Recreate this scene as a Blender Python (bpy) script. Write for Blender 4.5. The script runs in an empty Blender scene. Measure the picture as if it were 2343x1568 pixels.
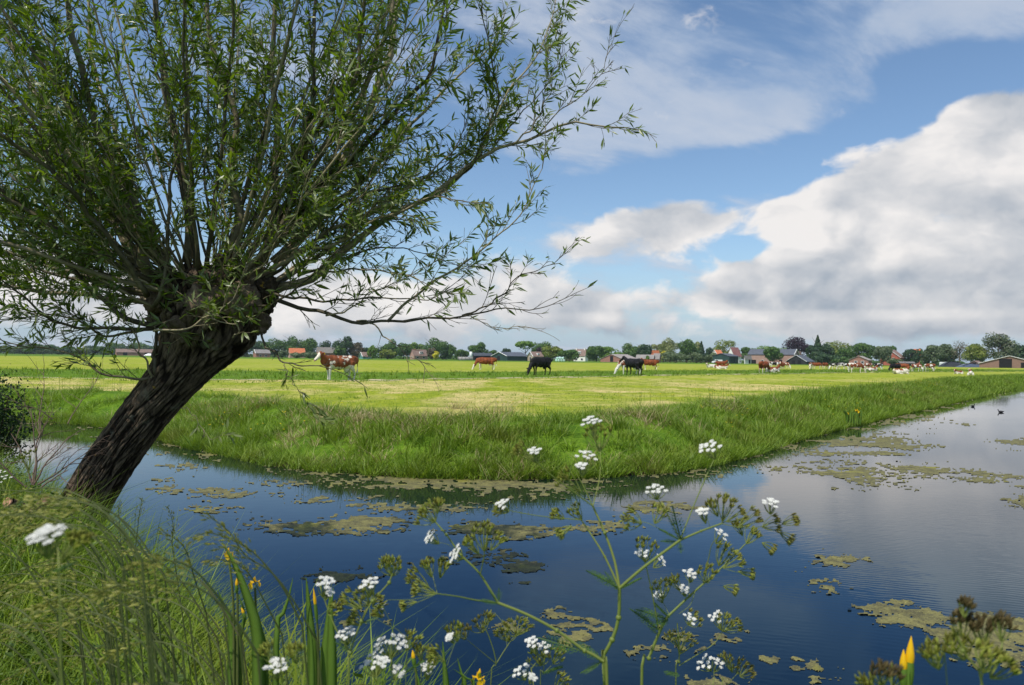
import bpy, bmesh, math, random
import numpy as np
from mathutils import Vector, Matrix, noise as mnoise
random.seed(7); RNG = np.random.default_rng(11)
scene = bpy.context.scene
COL = scene.collection

# ------------------------------------------------------------------ camera
# world: z = 0 is the water, the meadow lies at 0.7 m, the lens is 1.9 m above the water, looking along +Y
EYE = 1.9; FIELD = 0.7
FPX = 1687.0; CX, CY = 1171.0, 784.0          # focal length / centre in survey units (2342 wide)
ROLL = 0.01196; PITCH = math.atan(37 / FPX)
cr, sr, cp, sp_ = math.cos(ROLL), math.sin(ROLL), math.cos(PITCH), math.sin(PITCH)
r0 = Vector((1, 0, 0)); u0 = Vector((0, -sp_, cp)); F3 = Vector((0, cp, sp_))
R3 = r0 * cr + u0 * sr; U3 = u0 * cr - r0 * sr
cam_d = bpy.data.cameras.new('camera'); cam = bpy.data.objects.new('camera', cam_d); COL.objects.link(cam)
cam.matrix_world = Matrix(((R3.x, U3.x, -F3.x, 0), (R3.y, U3.y, -F3.y, 0), (R3.z, U3.z, -F3.z, EYE), (0, 0, 0, 1)))
cam_d.sensor_width = 23.6; cam_d.lens = 17.0; cam_d.clip_start = 0.05; cam_d.clip_end = 9000
cam_d.dof.use_dof = True; cam_d.dof.focus_distance = 6.0; cam_d.dof.aperture_fstop = 4.8
scene.camera = cam

def ray(px, py):
    d = F3 + R3 * ((px - CX) / FPX) - U3 * ((py - CY) / FPX)
    return d
def at(px, py, Y):                 # the point seen at survey position px,py at depth Y metres
    d = ray(px, py); return Vector((0, 0, EYE)) + d * (Y / d.y)
def on(px, py, z):                 # the point of the level z seen there
    d = ray(px, py); return Vector((0, 0, EYE)) + d * ((z - EYE) / d.z)
def hor(px): return 807 + 28 * px / 2342
def azel(px, py):
    d = ray(px, py).normalized(); return math.atan2(d.x, d.y), math.asin(d.z)

# ------------------------------------------------------------------ node helper
class G:
    def __init__(s, nt): s.nt = nt
    def n(s, t, _out=0, _set=None, **kw):
        nd = s.nt.nodes.new(t)
        for k, v in (_set or {}).items(): setattr(nd, k, v)
        for k, v in kw.items():
            k2 = int(k[1:]) if k[0] == 'i' and k[1:].isdigit() else k.replace('_', ' ')
            s.put(nd.inputs[k2], v)
        return nd.outputs[_out]
    def put(s, sock, v):
        if isinstance(v, bpy.types.NodeSocket): s.nt.links.new(v, sock)
        elif sock.type == 'RGBA' and len(v) == 3: sock.default_value = (*v, 1)
        else: sock.default_value = v
    def m(s, op, a, b=None, c=None, clamp=False):
        nd = s.nt.nodes.new('ShaderNodeMath'); nd.operation = op; nd.use_clamp = clamp
        for i, v in enumerate((a, b, c)):
            if v is not None: s.put(nd.inputs[i], v)
        return nd.outputs[0]
    def v(s, op, a, b=None, out=0, scale=None):
        nd = s.nt.nodes.new('ShaderNodeVectorMath'); nd.operation = op
        s.put(nd.inputs[0], a)
        if b is not None: s.put(nd.inputs[1], b)
        if scale is not None: s.put(nd.inputs['Scale'], scale)
        return nd.outputs[out]
    def noise(s, vec, scale, detail=4, rough=.5, dist=0, out=0, lac=2.0):
        nd = s.nt.nodes.new('ShaderNodeTexNoise')
        if vec is not None: s.put(nd.inputs['Vector'], vec)
        for k, v in (('Scale', scale), ('Detail', detail), ('Roughness', rough), ('Distortion', dist), ('Lacunarity', lac)): s.put(nd.inputs[k], v)
        return nd.outputs[out]
    def ss(s, x, a, b, lo=0.0, hi=1.0, kind='SMOOTHSTEP'):
        nd = s.nt.nodes.new('ShaderNodeMapRange'); nd.interpolation_type = kind
        for k, v in ((0, x), (1, a), (2, b), (3, lo), (4, hi)): s.put(nd.inputs[k], v)
        return nd.outputs[0]
    def mix(s, f, a, b, mode='MIX'):
        nd = s.nt.nodes.new('ShaderNodeMix'); nd.data_type = 'RGBA'; nd.blend_type = mode
        s.put(nd.inputs[0], f); s.put(nd.inputs[6], a); s.put(nd.inputs[7], b)
        return nd.outputs[2]
    def comb(s, x, y, z=0.0):
        nd = s.nt.nodes.new('ShaderNodeCombineXYZ')
        for i, v in enumerate((x, y, z)): s.put(nd.inputs[i], v)
        return nd.outputs[0]
    def sep(s, v):
        nd = s.nt.nodes.new('ShaderNodeSeparateXYZ'); s.put(nd.inputs[0], v); return nd.outputs
    def mapping(s, v, loc=(0, 0, 0), rot=(0, 0, 0), sc=(1, 1, 1), kind='TEXTURE'):
        nd = s.nt.nodes.new('ShaderNodeMapping'); nd.vector_type = kind
        s.put(nd.inputs[0], v); nd.inputs[1].default_value = loc; nd.inputs[2].default_value = rot; nd.inputs[3].default_value = sc
        return nd.outputs[0]

# ------------------------------------------------------------------ sun and sky
SUN_EL = math.radians(56)
SUN_AZ = math.radians(-140)                      # compass angle from +Y towards +X: sun is high, behind the camera and to the left
sd = Vector((math.sin(SUN_AZ) * math.cos(SUN_EL), math.cos(SUN_AZ) * math.cos(SUN_EL), math.sin(SUN_EL)))
sun_d = bpy.data.lights.new('sun', 'SUN'); sun = bpy.data.objects.new('sun', sun_d); COL.objects.link(sun)
sun_d.energy = 4.2; sun_d.angle = math.radians(.5); sun_d.color = (1, .95, .86)
sun.rotation_euler = sd.to_track_quat('Z', 'Y').to_euler()
sun.location = (-30, -20, 60)
scene.view_settings.view_transform = 'Standard'; scene.view_settings.look = 'None'
scene.view_settings.gamma = 1; scene.view_settings.exposure = 0.0
scene.render.film_transparent = False

world = bpy.data.worlds.new('World'); scene.world = world; world.use_nodes = True
wn = world.node_tree; wn.nodes.clear(); g = G(wn)
sky = wn.nodes.new('ShaderNodeTexSky'); sky.sky_type = 'NISHITA'; sky.sun_disc = False
sky.sun_elevation = SUN_EL; sky.sun_rotation = SUN_AZ; sky.air_density = 1.0; sky.dust_density = .6; sky.ozone_density = 2.0
WS = 0.1
D = g.n('ShaderNodeTexCoord', _out=0)
Dx, Dy, Dz = g.sep(D)
az = g.m('ARCTAN2', Dx, Dy); el = g.m('ARCSINE', Dz)
P2 = g.comb(az, el)
def blob(px, py, rx, ry, rot=0, soft=1.0):
    a, e = azel(px, py)
    v = g.mapping(P2, (a, e, 0), (0, 0, math.radians(rot)), (rx / FPX, ry / FPX, 1))
    l = g.v('LENGTH', v, out=1)
    return g.ss(l, 1 + .5 * soft, 1 - .7 * soft)
def total(bl):
    t = None
    for b in bl:
        w = b[-1]; x = g.m('MULTIPLY', blob(*b[:-1]), w)
        t = x if t is None else g.m('ADD', t, x)
    return t
# heaped cloud: fractal density in angle space plus a coarse plan of where the banks stand
Pc = g.comb(az, g.m('MULTIPLY', el, 1.5))
warp = g.v('SCALE', g.v('SUBTRACT', g.noise(Pc, 7, 4, .55, out=1), (.5, .5, .5)), scale=.09)
Pw = g.v('ADD', Pc, warp)
n1 = g.noise(Pw, 8.5, 10, .56)
n2 = g.noise(g.v('ADD', Pw, (-.012, .030, 0)), 8.5, 5, .52)
nbig = g.noise(Pc, 3.1, 4, .5)
plan = total([
    (2230, 480, 380, 200, 20, .5, .42), (1960, 640, 300, 100, 4, .5, .36), (2300, 320, 130, 90, 10, .4, .26), (2120, 400, 150, 80, 25, .4, .26), (1940, 455, 170, 62, 14, .4, .30), (1800, 500, 170, 44, 4, .5, .34),
    (1790, 590, 100, 55, 0, .35, .20), (1890, 550, 100, 66, 0, .35, .16), (1700, 640, 60, 55, 0, .4, .20), (2220, 250, 60, 30, 10, .5, .18),
    (1440, 535, 200, 62, 3, .5, .44), (1580, 500, 110, 40, 3, .5, .30), (1200, 590, 160, 60, 0, .6, .22),
    (1500, 715, 1400, 64, 0, .9, .40), (900, 670, 520, 70, 0, .8, .30), (150, 650, 520, 80, 0, .8, .30),
    (1560, 392, 480, 44, 8, .5, -.30), (1400, 425, 300, 34, 0, .5, -.20), (2120, 160, 330, 80, -12, .7, -.35), (1470, 618, 150, 18, 0, .6, -.20), (1690, 572, 46, 24, 0, .7, -.26),
    (450, 390, 1000, 175, 0, .8, -.36), (1000, 130, 600, 140, 0, .8, -.12), (2900, 300, 480, 330, 0, .7, .35), (-700, 350, 400, 260, 0, .7, .2),
])
dens = g.m('ADD', g.m('ADD', g.m('MULTIPLY_ADD', n1, 1.95, -1.13), g.m('MULTIPLY_ADD', nbig, .5, -.27)), plan)
cum = g.ss(dens, -.09, .24)
nl1 = g.noise(Pw, 6.2, 3, .42); nl2 = g.noise(g.v('ADD', Pw, (-.020, .045, 0)), 6.2, 3, .42)
lit = g.m('ADD', g.m('MULTIPLY_ADD', g.m('SUBTRACT', nl1, nl2), 2.8, .75), g.m('MULTIPLY', g.m('SUBTRACT', n1, n2), 2.3))
shade_plan = total([
    (2150, 685, 440, 50, -3, .9, -.42), (1880, 655, 220, 44, 0, .9, -.22), (2300, 560, 220, 110, 0, .9, -.18), (1440, 690, 110, 45, 0, .5, -.30), (1300, 695, 100, 45, 0, .6, -.24),
    (1500, 785, 1600, 44, 0, .8, -.46), (1780, 560, 90, 40, 0, .6, .34), (1880, 530, 80, 40, 0, .6, .34), (1660, 650, 60, 40, 0, .6, .2),
    (1750, 724, 520, 13, 0, .6, .20), (2100, 400, 320, 60, 24, .8, .08), (1300, 585, 200, 30, 0, .8, -.1),
])
thick = g.ss(dens, .1, .7, 0, -.10)
lit = g.ss(g.m('ADD', g.m('ADD', lit, shade_plan), thick), -.25, 1.05, kind='LINEAR')
ccol = g.mix(lit, (.33, .39, .47), (.90, .87, .85))
# high thin veil drifting in streaks
Pv = g.comb(g.m('DIVIDE', Dx, g.m('ADD', Dz, .22)), g.m('DIVIDE', Dy, g.m('ADD', Dz, .22)))
Pv2 = g.mapping(Pv, (0, 0, 0), (0, 0, math.radians(30)), (1.7, 1, 1))
nv = g.noise(Pv2, 3.6, 9, .60, .25)
nv2 = g.noise(Pv2, 1.4, 3, .5)
vplan = total([(1720, 150, 560, 150, 12, .8, .30), (1500, 290, 460, 50, 4, .8, .26), (1350, 40, 320, 90, 0, .8, .16), (2150, 60, 330, 60, 5, .8, .12),
               (700, 60, 700, 120, 0, .9, .10), (2250, 175, 240, 60, -14, .7, -.34), (1600, 400, 620, 42, 8, .7, -.30), (1480, 420, 300, 40, 0, .6, -.15), (2050, 330, 220, 60, 20, .7, -.30), (450, 380, 900, 150, 0, .8, -.24)])
veil = g.ss(g.m('ADD', g.m('ADD', g.m('MULTIPLY_ADD', nv, 1.7, -.87), g.m('MULTIPLY_ADD', nv2, .5, -.25)), vplan), -.10, .34, 0, .78)
vcol = g.mix(g.ss(nv, .35, .7), (.42, .52, .68), (.60, .65, .74))
base = g.mix(1.0, sky.outputs[0], (1.20, 1.30, 1.36), 'MULTIPLY')
# clear sky pales to grey blue low down
low = g.ss(el, math.radians(9.5), math.radians(0), 0, .8)
scl = lambda c: g.v('SCALE', c, scale=1 / WS)
c0 = g.mix(low, base, scl((.40, .53, .67)))
c1 = g.mix(veil, c0, scl(vcol))
c2 = g.mix(g.m('MULTIPLY', cum, .97), c1, scl(ccol))
bg = g.n('ShaderNodeBackground', Color=c2, Strength=WS)
out = wn.nodes.new('ShaderNodeOutputWorld'); wn.links.new(bg, out.inputs[0])

# ------------------------------------------------------------------ object helpers
def tag(o, label=None, cat=None, group=None, kind=None):
    if label: o['label'] = label
    if cat: o['category'] = cat
    if group: o['group'] = group
    if kind: o['kind'] = kind
    return o
def empty(name, loc=(0, 0, 0), rz=0.0):
    o = bpy.data.objects.new(name, None); COL.objects.link(o); o.location = loc; o.rotation_euler = (0, 0, rz)
    o.empty_display_size = .2
    return o
class MB:                                          # collects vertices and faces of ONE mesh
    def __init__(s): s.V = []; s.F = []; s.A = []; s.n = 0
    def add(s, v, f, rnd=None):
        v = np.asarray(v, float).reshape(-1, 3); f = np.asarray(f, int)
        s.V.append(v); s.F.append(f + s.n); s.n += len(v)
        s.A.append(np.full(len(v), .5) if rnd is None else np.broadcast_to(np.asarray(rnd, float), (len(v),)))
    def box(s, c, d, rz=0, rnd=None):
        x, y, z = np.array(d) / 2
        v = np.array([(-x, -y, -z), (x, -y, -z), (x, y, -z), (-x, y, -z), (-x, -y, z), (x, -y, z), (x, y, z), (-x, y, z)])
        if rz: c_, s_ = math.cos(rz), math.sin(rz); v = np.c_[v[:, 0] * c_ - v[:, 1] * s_, v[:, 0] * s_ + v[:, 1] * c_, v[:, 2]]
        s.add(v + np.array(c), [(0, 3, 2, 1), (4, 5, 6, 7), (0, 1, 5, 4), (1, 2, 6, 5), (2, 3, 7, 6), (3, 0, 4, 7)], rnd)
    def tube(s, pts, rad, k=6, cap=True, rnd=None, sy=1.0):
        P = np.asarray(pts, float); n = len(P); R = np.broadcast_to(np.asarray(rad, float), (n,))
        T = np.gradient(P, axis=0); T /= np.linalg.norm(T, axis=1)[:, None] + 1e-9
        ref = np.array((0, 0, 1.)) if abs(T[:, 2]).mean() < .8 else np.array((0, 1., 0))
        A = np.cross(T, ref); A /= np.linalg.norm(A, axis=1)[:, None] + 1e-9; B = np.cross(A, T)
        th = np.arange(k) * 2 * math.pi / k
        V = P[:, None] + (A[:, None] * np.cos(th)[None, :, None] * sy + B[:, None] * np.sin(th)[None, :, None]) * R[:, None, None]
        i = np.arange(n - 1)[:, None] * k; j = np.arange(k)[None]; j2 = (j + 1) % k
        F = np.stack([i + j, i + j2, i + k + j2, i + k + j], -1).reshape(-1, 4)
        s.add(V.reshape(-1, 3), F, rnd)
        if cap:
            m = s.n - n * k
            c0 = [m + q for q in range(k)][::-1]; c1 = [m + (n - 1) * k + q for q in range(k)]
            s.F.append(np.array([c0 + [], c1]) if True else None)
    def ell(s, c, r, k=8, l=6, rnd=None):
        v = [(0, 0, 1)] + [(math.sin(math.pi * i / l) * math.cos(2 * math.pi * j / k), math.sin(math.pi * i / l) * math.sin(2 * math.pi * j / k), math.cos(math.pi * i / l)) for i in range(1, l) for j in range(k)] + [(0, 0, -1)]
        q = [(1 + i * k + j, 1 + (i + 1) * k + j, 1 + (i + 1) * k + (j + 1) % k, 1 + i * k + (j + 1) % k) for i in range(l - 2) for j in range(k)]
        b = 1 + (l - 2) * k; e = len(v) - 1
        s.add(np.array(v) * np.array(r) + np.array(c), q, rnd)
        m = s.n - len(v)
        s.F.append(np.array([(m, m + 1 + j, m + 1 + (j + 1) % k) for j in range(k)] + [(m + e, m + b + (j + 1) % k, m + b + j) for j in range(k)]))
    def build(s, name, mat, parent=None, smooth=True, loc=None):
        V = np.concatenate(s.V); A = np.concatenate(s.A)
        me = bpy.data.meshes.new(name)
        me.vertices.add(len(V)); me.vertices.foreach_set('co', V.astype(np.float32).ravel())
        idx = np.concatenate([f.ravel() for f in s.F]); tot = np.concatenate([np.full(len(f), f.shape[1]) for f in s.F])
        me.loops.add(len(idx)); me.loops.foreach_set('vertex_index', idx.astype(np.int32))
        me.polygons.add(len(tot)); st = np.r_[0, np.cumsum(tot)[:-1]]
        me.polygons.foreach_set('loop_start', st.astype(np.int32)); me.polygons.foreach_set('loop_total', tot.astype(np.int32))
        me.polygons.foreach_set('use_smooth', np.full(len(tot), smooth))
        me.update(calc_edges=True)
        at_ = me.attributes.new('rnd', 'FLOAT', 'POINT'); at_.data.foreach_set('value', A.astype(np.float32))
        for m_ in (mat if isinstance(mat, (list, tuple)) else [mat]): me.materials.append(m_)
        o = bpy.data.objects.new(name, me); COL.objects.link(o)
        if parent is not None: o.parent = parent
        if loc is not None: o.location = loc
        return o
def leaves(mb, P, Dr, N, L, W, rnd, fold=.12, curl=.0):   # many lance-shaped leaves at once, six triangles each
    P = np.asarray(P, float); Dr = Dr / (np.linalg.norm(Dr, axis=1)[:, None] + 1e-9)
    S = np.cross(Dr, N); S /= np.linalg.norm(S, axis=1)[:, None] + 1e-9; N = np.cross(S, Dr)
    L = L[:, None]; W = W[:, None]
    b = P; c1 = P + Dr * L * .35 - N * W * fold; c2 = P + Dr * L * .7 - N * (W * fold + L * curl * .5)
    l1 = P + Dr * L * .35 + S * W * .5 + N * W * .1; r1 = P + Dr * L * .35 - S * W * .5 + N * W * .1
    l2 = c2 + S * W * .36; r2 = c2 - S * W * .36
    t = P + Dr * L - N * L * curl
    V = np.stack([b, l1, c1, r1, l2, c2, r2, t], 1); n = len(P)
    f = np.array([(0, 2, 1), (0, 3, 2), (1, 2, 5), (1, 5, 4), (2, 3, 6), (2, 6, 5), (4, 5, 7), (5, 6, 7)])
    F = (np.arange(n)[:, None, None] * 8 + f[None]).reshape(-1, 3)
    mb.add(V.reshape(-1, 3), F, np.repeat(rnd, 8))
def blades(mb, P, H, W, az_, lean, rnd, bend=.5, seg=3):   # grass blades
    n = len(P)
    if n == 0: return
    t = np.linspace(0, 1, seg + 1)
    dx, dy = np.cos(az_), np.sin(az_)
    f_ = az_ + RNG.uniform(-.8, .8, n) + math.pi / 2
    sx, sy = np.cos(f_), np.sin(f_)
    out = (lean[:, None] * (t + bend * t * t)[None]) * H[:, None]
    z = (t[None] - .28 * lean[:, None] * (t ** 2)[None]) * H[:, None]
    w = W[:, None] * (1 - t[None] ** 1.6) * .5
    X = P[:, 0, None] + out * dx[:, None]; Y = P[:, 1, None] + out * dy[:, None]; Z = P[:, 2, None] + z
    Lv = np.stack([X - w * sx[:, None], Y - w * sy[:, None], Z], -1)[:, :seg]; Rv = np.stack([X + w * sx[:, None], Y + w * sy[:, None], Z], -1)[:, :seg]
    tip = np.stack([X[:, -1], Y[:, -1], Z[:, -1]], -1)[:, None]
    V = np.concatenate([np.stack([Lv, Rv], 2).reshape(n, -1, 3), tip], 1); m = 2 * seg + 1
    base = np.arange(n)[:, None, None] * m
    fq = np.array([(2 * i, 2 * i + 1, 2 * i + 3, 2 * i + 2) for i in range(seg - 1)])
    k0 = mb.n
    mb.add(V.reshape(-1, 3), (base + fq[None]).reshape(-1, 4), np.repeat(rnd, m))
    mb.F.append(((base + np.array([(2 * seg - 2, 2 * seg - 1, 2 * seg)])[None]).reshape(-1, 3)) + k0)
def spline(pts, n):
    P = np.array([tuple(p) for p in pts], float)
    if len(P) == 2: return P[0] + (P[1] - P[0]) * np.linspace(0, 1, n)[:, None]
    Q = np.vstack([2 * P[0] - P[1], P, 2 * P[-1] - P[-2]])
    d = np.r_[0, np.cumsum(np.linalg.norm(np.diff(P, axis=0), axis=1))]; t = np.linspace(0, d[-1], n)
    i = np.clip(np.searchsorted(d, t, 'right') - 1, 0, len(P) - 2); u = ((t - d[i]) / (d[i + 1] - d[i] + 1e-9))[:, None]
    a, b, c, e = Q[i], Q[i + 1], Q[i + 2], Q[i + 3]
    return .5 * (2 * b + (c - a) * u + (2 * a - 5 * b + 4 * c - e) * u ** 2 + (3 * b - a - 3 * c + e) * u ** 3)

# ------------------------------------------------------------------ materials
def mat(name):
    m = bpy.data.materials.new(name); m.use_nodes = True; nt = m.node_tree; nt.nodes.clear(); return m, G(nt)
def finish(g_, sh, disp=None):
    o = g_.nt.nodes.new('ShaderNodeOutputMaterial'); g_.nt.links.new(sh, o.inputs[0])
def bump(g_, h, strength, dist=.02):
    return g_.n('ShaderNodeBump', Strength=strength, Distance=dist, Height=h)
def pbsdf(g_, col, rough=.6, spec=.5, normal=None, **kw):
    a = dict(Base_Color=col, Roughness=rough); a['Specular_IOR_Level'] = spec
    if normal is not None: a['Normal'] = normal
    nd = g_.nt.nodes.new('ShaderNodeBsdfPrincipled')
    for k, v in {**a, **kw}.items(): g_.put(nd.inputs[k.replace('_', ' ')], v)
    return nd.outputs[0]
def attr(g_, name='rnd'): return g_.n('ShaderNodeAttribute', _out=2, _set={'attribute_name': name})
def leafmat(name, c1, c2, c3=None, trans=.35, rough=.5, spec=.3, scale=1.5, tcol=1.5):
    m, q = mat(name); r = attr(q); P = q.n('ShaderNodeNewGeometry', _out=0)
    col = q.mix(q.ss(r, 0, 1), c1, c2)
    if c3: col = q.mix(q.ss(q.noise(P, scale, 3), .5, .72), col, c3)
    s1 = pbsdf(q, col, rough, spec); s2 = q.n('ShaderNodeBsdfTranslucent', Color=q.mix(1.0, col, (tcol, tcol * 1.1, tcol * .6), 'MULTIPLY'))
    finish(q, q.n('ShaderNodeMixShader', i0=trans, i1=s1, i2=s2)); return m
def plain(name, c, rough=.7, var=.25, scale=6, spec=.3, metal=0.0, obj=True, bmp=0.0):
    m, q = mat(name); P = q.n('ShaderNodeTexCoord', _out=3)
    n = q.noise(P, scale, 5, .6)
    col = q.mix(q.ss(n, .3, .7), tuple(x * (1 - var) for x in c), tuple(min(1, x * (1 + var)) for x in c))
    nm = bump(q, n, bmp, .05) if bmp else None
    finish(q, pbsdf(q, col, rough, spec, nm, Metallic=metal)); return m

# ------------------------------------------------------------------ lie of the land
FW = [on(px, py, 0) for px, py in [(-500, 948), (-200, 955), (0, 965), (200, 972), (330, 990), (380, 1012), (470, 1032), (560, 1052), (620, 1066), (750, 1080), (860, 1089), (940, 1093), (1050, 1096),
      (1150, 1097), (1280, 1095), (1400, 1091), (1520, 1082), (1600, 1072), (1680, 1052), (1760, 1030), (1830, 1006), (1900, 987), (1980, 968), (2050, 951), (2150, 930), (2250, 907), (2342, 887)]]
FW = [(p.x, p.y) for p in FW]
e_ = np.array(FW[-1]); FW += [tuple(e_ + np.array((.66, .75)) * t) for t in (60, 200, 800, 2500)]
FW = [(-400, FW[0][1] + 60), (-120, FW[0][1] + 18)] + FW
NW = [(-400, 40), (-40, 17), (-14, 11.2), (-8.6, 9.6), (-6.2, 8.6), (-4.6, 7.2), (-3.6, 6.4), (-2.75, 5.5), (-2.0, 4.6), (-1.35, 3.8), (-.85, 3.05), (.1, 2.6), (1.8, 2.5), (3.2, 2.5), (5, 3.3), (12, 11), (44, 48), (400, 450), (2200, 2490)]
POLY = np.array(FW + NW[::-1], float)
def seg_dist(X, Y, pl):
    d = np.full(X.shape, 1e9)
    for (x0, y0), (x1, y1) in zip(pl[:-1], pl[1:]):
        vx, vy = x1 - x0, y1 - y0; t = np.clip(((X - x0) * vx + (Y - y0) * vy) / (vx * vx + vy * vy + 1e-12), 0, 1)
        d = np.minimum(d, np.hypot(X - x0 - t * vx, Y - y0 - t * vy))
    return d
def in_water(X, Y):
    c = np.zeros(X.shape, bool); n = len(POLY)
    for i in range(n):
        x0, y0 = POLY[i]; x1, y1 = POLY[(i + 1) % n]
        if y0 == y1: continue
        k = ((y0 > Y) != (y1 > Y)) & (X < (x1 - x0) * (Y - y0) / (y1 - y0) + x0); c ^= k
    return c
def sn(X, Y, s, seed=0):
    r = np.random.default_rng(seed); o = np.zeros(np.shape(X))
    for k in range(9):
        a = r.uniform(0, 6.283); f = s * r.uniform(.5, 1.9); o = o + np.sin(X * f * math.cos(a) + Y * f * math.sin(a) + r.uniform(0, 6.28))
    return o / 9 * 1.7
def sstep(x, a, b):
    t = np.clip((x - a) / (b - a), 0, 1); return t * t * (3 - 2 * t)
def height(X, Y):
    X = np.asarray(X, float); Y = np.asarray(Y, float)
    w = in_water(X, Y); df = seg_dist(X, Y, FW); dn = seg_dist(X, Y, NW)
    far = df < dn
    wob = .22 * sn(X, Y, 2.2, 3)
    z = np.where(far, FIELD * sstep(df + wob, -.15, 2.3), (.62 + .10 * sstep(-X, 1, 4)) * sstep(dn + wob * .4, -.1, .75))
    z = z + .05 * sn(X, Y, 1.7, 5) * sstep(df, 0, 1) * (1 - sstep(df, 20, 40)) * far
    z = z + .05 * sn(X, Y, 3.1, 8) * (~far)
    return np.where(w, -.7 * sstep(np.minimum(df, dn), 0, .8) - .03, np.maximum(z, .0))
TRACK = [on(px, py, FIELD) for px, py in [(-700, 860), (-200, 861), (100, 864), (320, 867), (600, 870), (820, 871.5), (950, 868), (1150, 865.5), (1400, 861.5), (1600, 857.5), (1800, 855.5), (2000, 852), (2342, 849.5), (2600, 850)]]
TRACK = [(p.x, p.y) for p in TRACK]
def track_side(X, Y): return Y - np.interp(X, [p[0] for p in TRACK], [p[1] for p in TRACK])
SH = lambda n, a, k: a * np.sinh(np.linspace(-k, k, n)) / math.sinh(k)
gx = SH(520, 2600, 8.2)
gy = np.concatenate([np.arange(-14, 0, .5), np.arange(0, 21, .14), 21 + np.cumsum(.14 * 1.022 ** np.arange(0, 290))])
gy = gy[gy < 3000]; gy = np.r_[gy, 2600]; gy = np.unique(gy)
XX, YY = np.meshgrid(gx, gy); ZZ = height(XX, YY)
nx, ny = len(gx), len(gy)
mb = MB(); ii = (np.arange(ny - 1)[:, None] * nx + np.arange(nx - 1)[None]).ravel()
mb.add(np.c_[XX.ravel(), YY.ravel(), ZZ.ravel()], np.c_[ii, ii + 1, ii + nx + 1, ii + nx])
dfw = seg_dist(XX, YY, FW); side = track_side(XX, YY)
# tone: 0 tall green, 1 mown and sun-bleached
tone = sstep(dfw, 1.6, 5.0)
band = sstep(side, -1.5, .5) * (1 - sstep(side, 17, 27))
tone = tone * (1 - .95 * band)
yrel = YY
tone = np.where((side > 27) & (YY > 250), tone * (1 - sstep(YY, 230, 330)), tone)
tone = np.where(~(dfw < seg_dist(XX, YY, NW)), 0.0, tone)
m, q = mat('meadow_ground'); P = q.n('ShaderNodeNewGeometry', _out=0); t = attr(q, 'tone')
Ps = q.mapping(P, (0, 0, 0), (0, 0, .12), (1.0, .55, 1), 'POINT')
nA = q.noise(Ps, .16, 6, .62, .8); nB = q.noise(Ps, 2.3, 7, .7); nC = q.noise(P, 14, 5, .7); nD = q.noise(q.mapping(P, (0, 0, 0), (0, 0, .08), (.05, .5, 1), 'POINT'), 1.0, 5, .6)
fine = q.m('ADD', q.m('MULTIPLY', nB, .55), q.m('MULTIPLY', nC, .45))
green = q.mix(q.ss(fine, .35, .68), (.055, .125, .012), (.17, .28, .022))
mown = q.mix(q.ss(fine, .36, .64), (.175, .245, .018), (.36, .40, .036))
straw = q.mix(q.ss(nC, .3, .7), (.54, .43, .17), (.68, .55, .26))
pale = q.m('MULTIPLY', q.ss(q.m('ADD', q.m('MULTIPLY', nA, .72), q.m('MULTIPLY', nD, .28)), .44, .56), q.ss(nB, .36, .58, .35, 1))
near_p = q.ss(q.sep(P)[1], 60, 34, .25, 1)
mown = q.mix(q.m('MULTIPLY', q.m('MULTIPLY', pale, .92), near_p), mown, straw)
tt = q.ss(q.m('ADD', t, q.m('MULTIPLY', q.m('SUBTRACT', nB, .5), .5)), .25, .75)
col = q.mix(tt, green, mown)
mud = q.ss(q.sep(P)[2], .16, .02)
col = q.mix(mud, col, (.035, .028, .014))
finish(q, pbsdf(q, col, .95, .05, bump(q, fine, .9, .10)))
M_ground = m
gr = mb.build('meadow', M_ground); tag(gr, kind='structure')
ta = gr.data.attributes.new('tone', 'FLOAT', 'POINT'); ta.data.foreach_set('value', tone.ravel().astype(np.float32))

# sandy farm track
mb = MB(); tp = spline([(x, y, 0) for x, y in TRACK], 320); nrm_ = np.gradient(tp, axis=0); nrm_ = np.c_[-nrm_[:, 1], nrm_[:, 0]]; nrm_ /= np.linalg.norm(nrm_, axis=1)[:, None]
rows = []
for k, wv in enumerate((-.65, -.3, 0, .3, .65)):
    jit = np.array([.16 * math.sin(i * 1.7 + k) + .1 * math.sin(i * .53 + k * 2) for i in range(320)]) * (1 if abs(wv) > .5 else .2)
    xy = tp[:, :2] + nrm_ * (wv + jit)[:, None]; rows.append(np.c_[xy, height(xy[:, 0], xy[:, 1]) + .012])
V = np.stack(rows, 1).reshape(-1, 3); i = (np.arange(319)[:, None] * 5 + np.arange(4)[None]).ravel()
mb.add(V, np.c_[i, i + 5, i + 6, i + 1])
m, q = mat('track_sand'); P = q.n('ShaderNodeNewGeometry', _out=0); n = q.noise(P, 1.2, 6, .7)
finish(q, pbsdf(q, q.mix(q.ss(n, .44, .56), (.13, .19, .025), (.50, .42, .27)), .95, .05))
tag(mb.build('farm_track', m), kind='structure')

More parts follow.
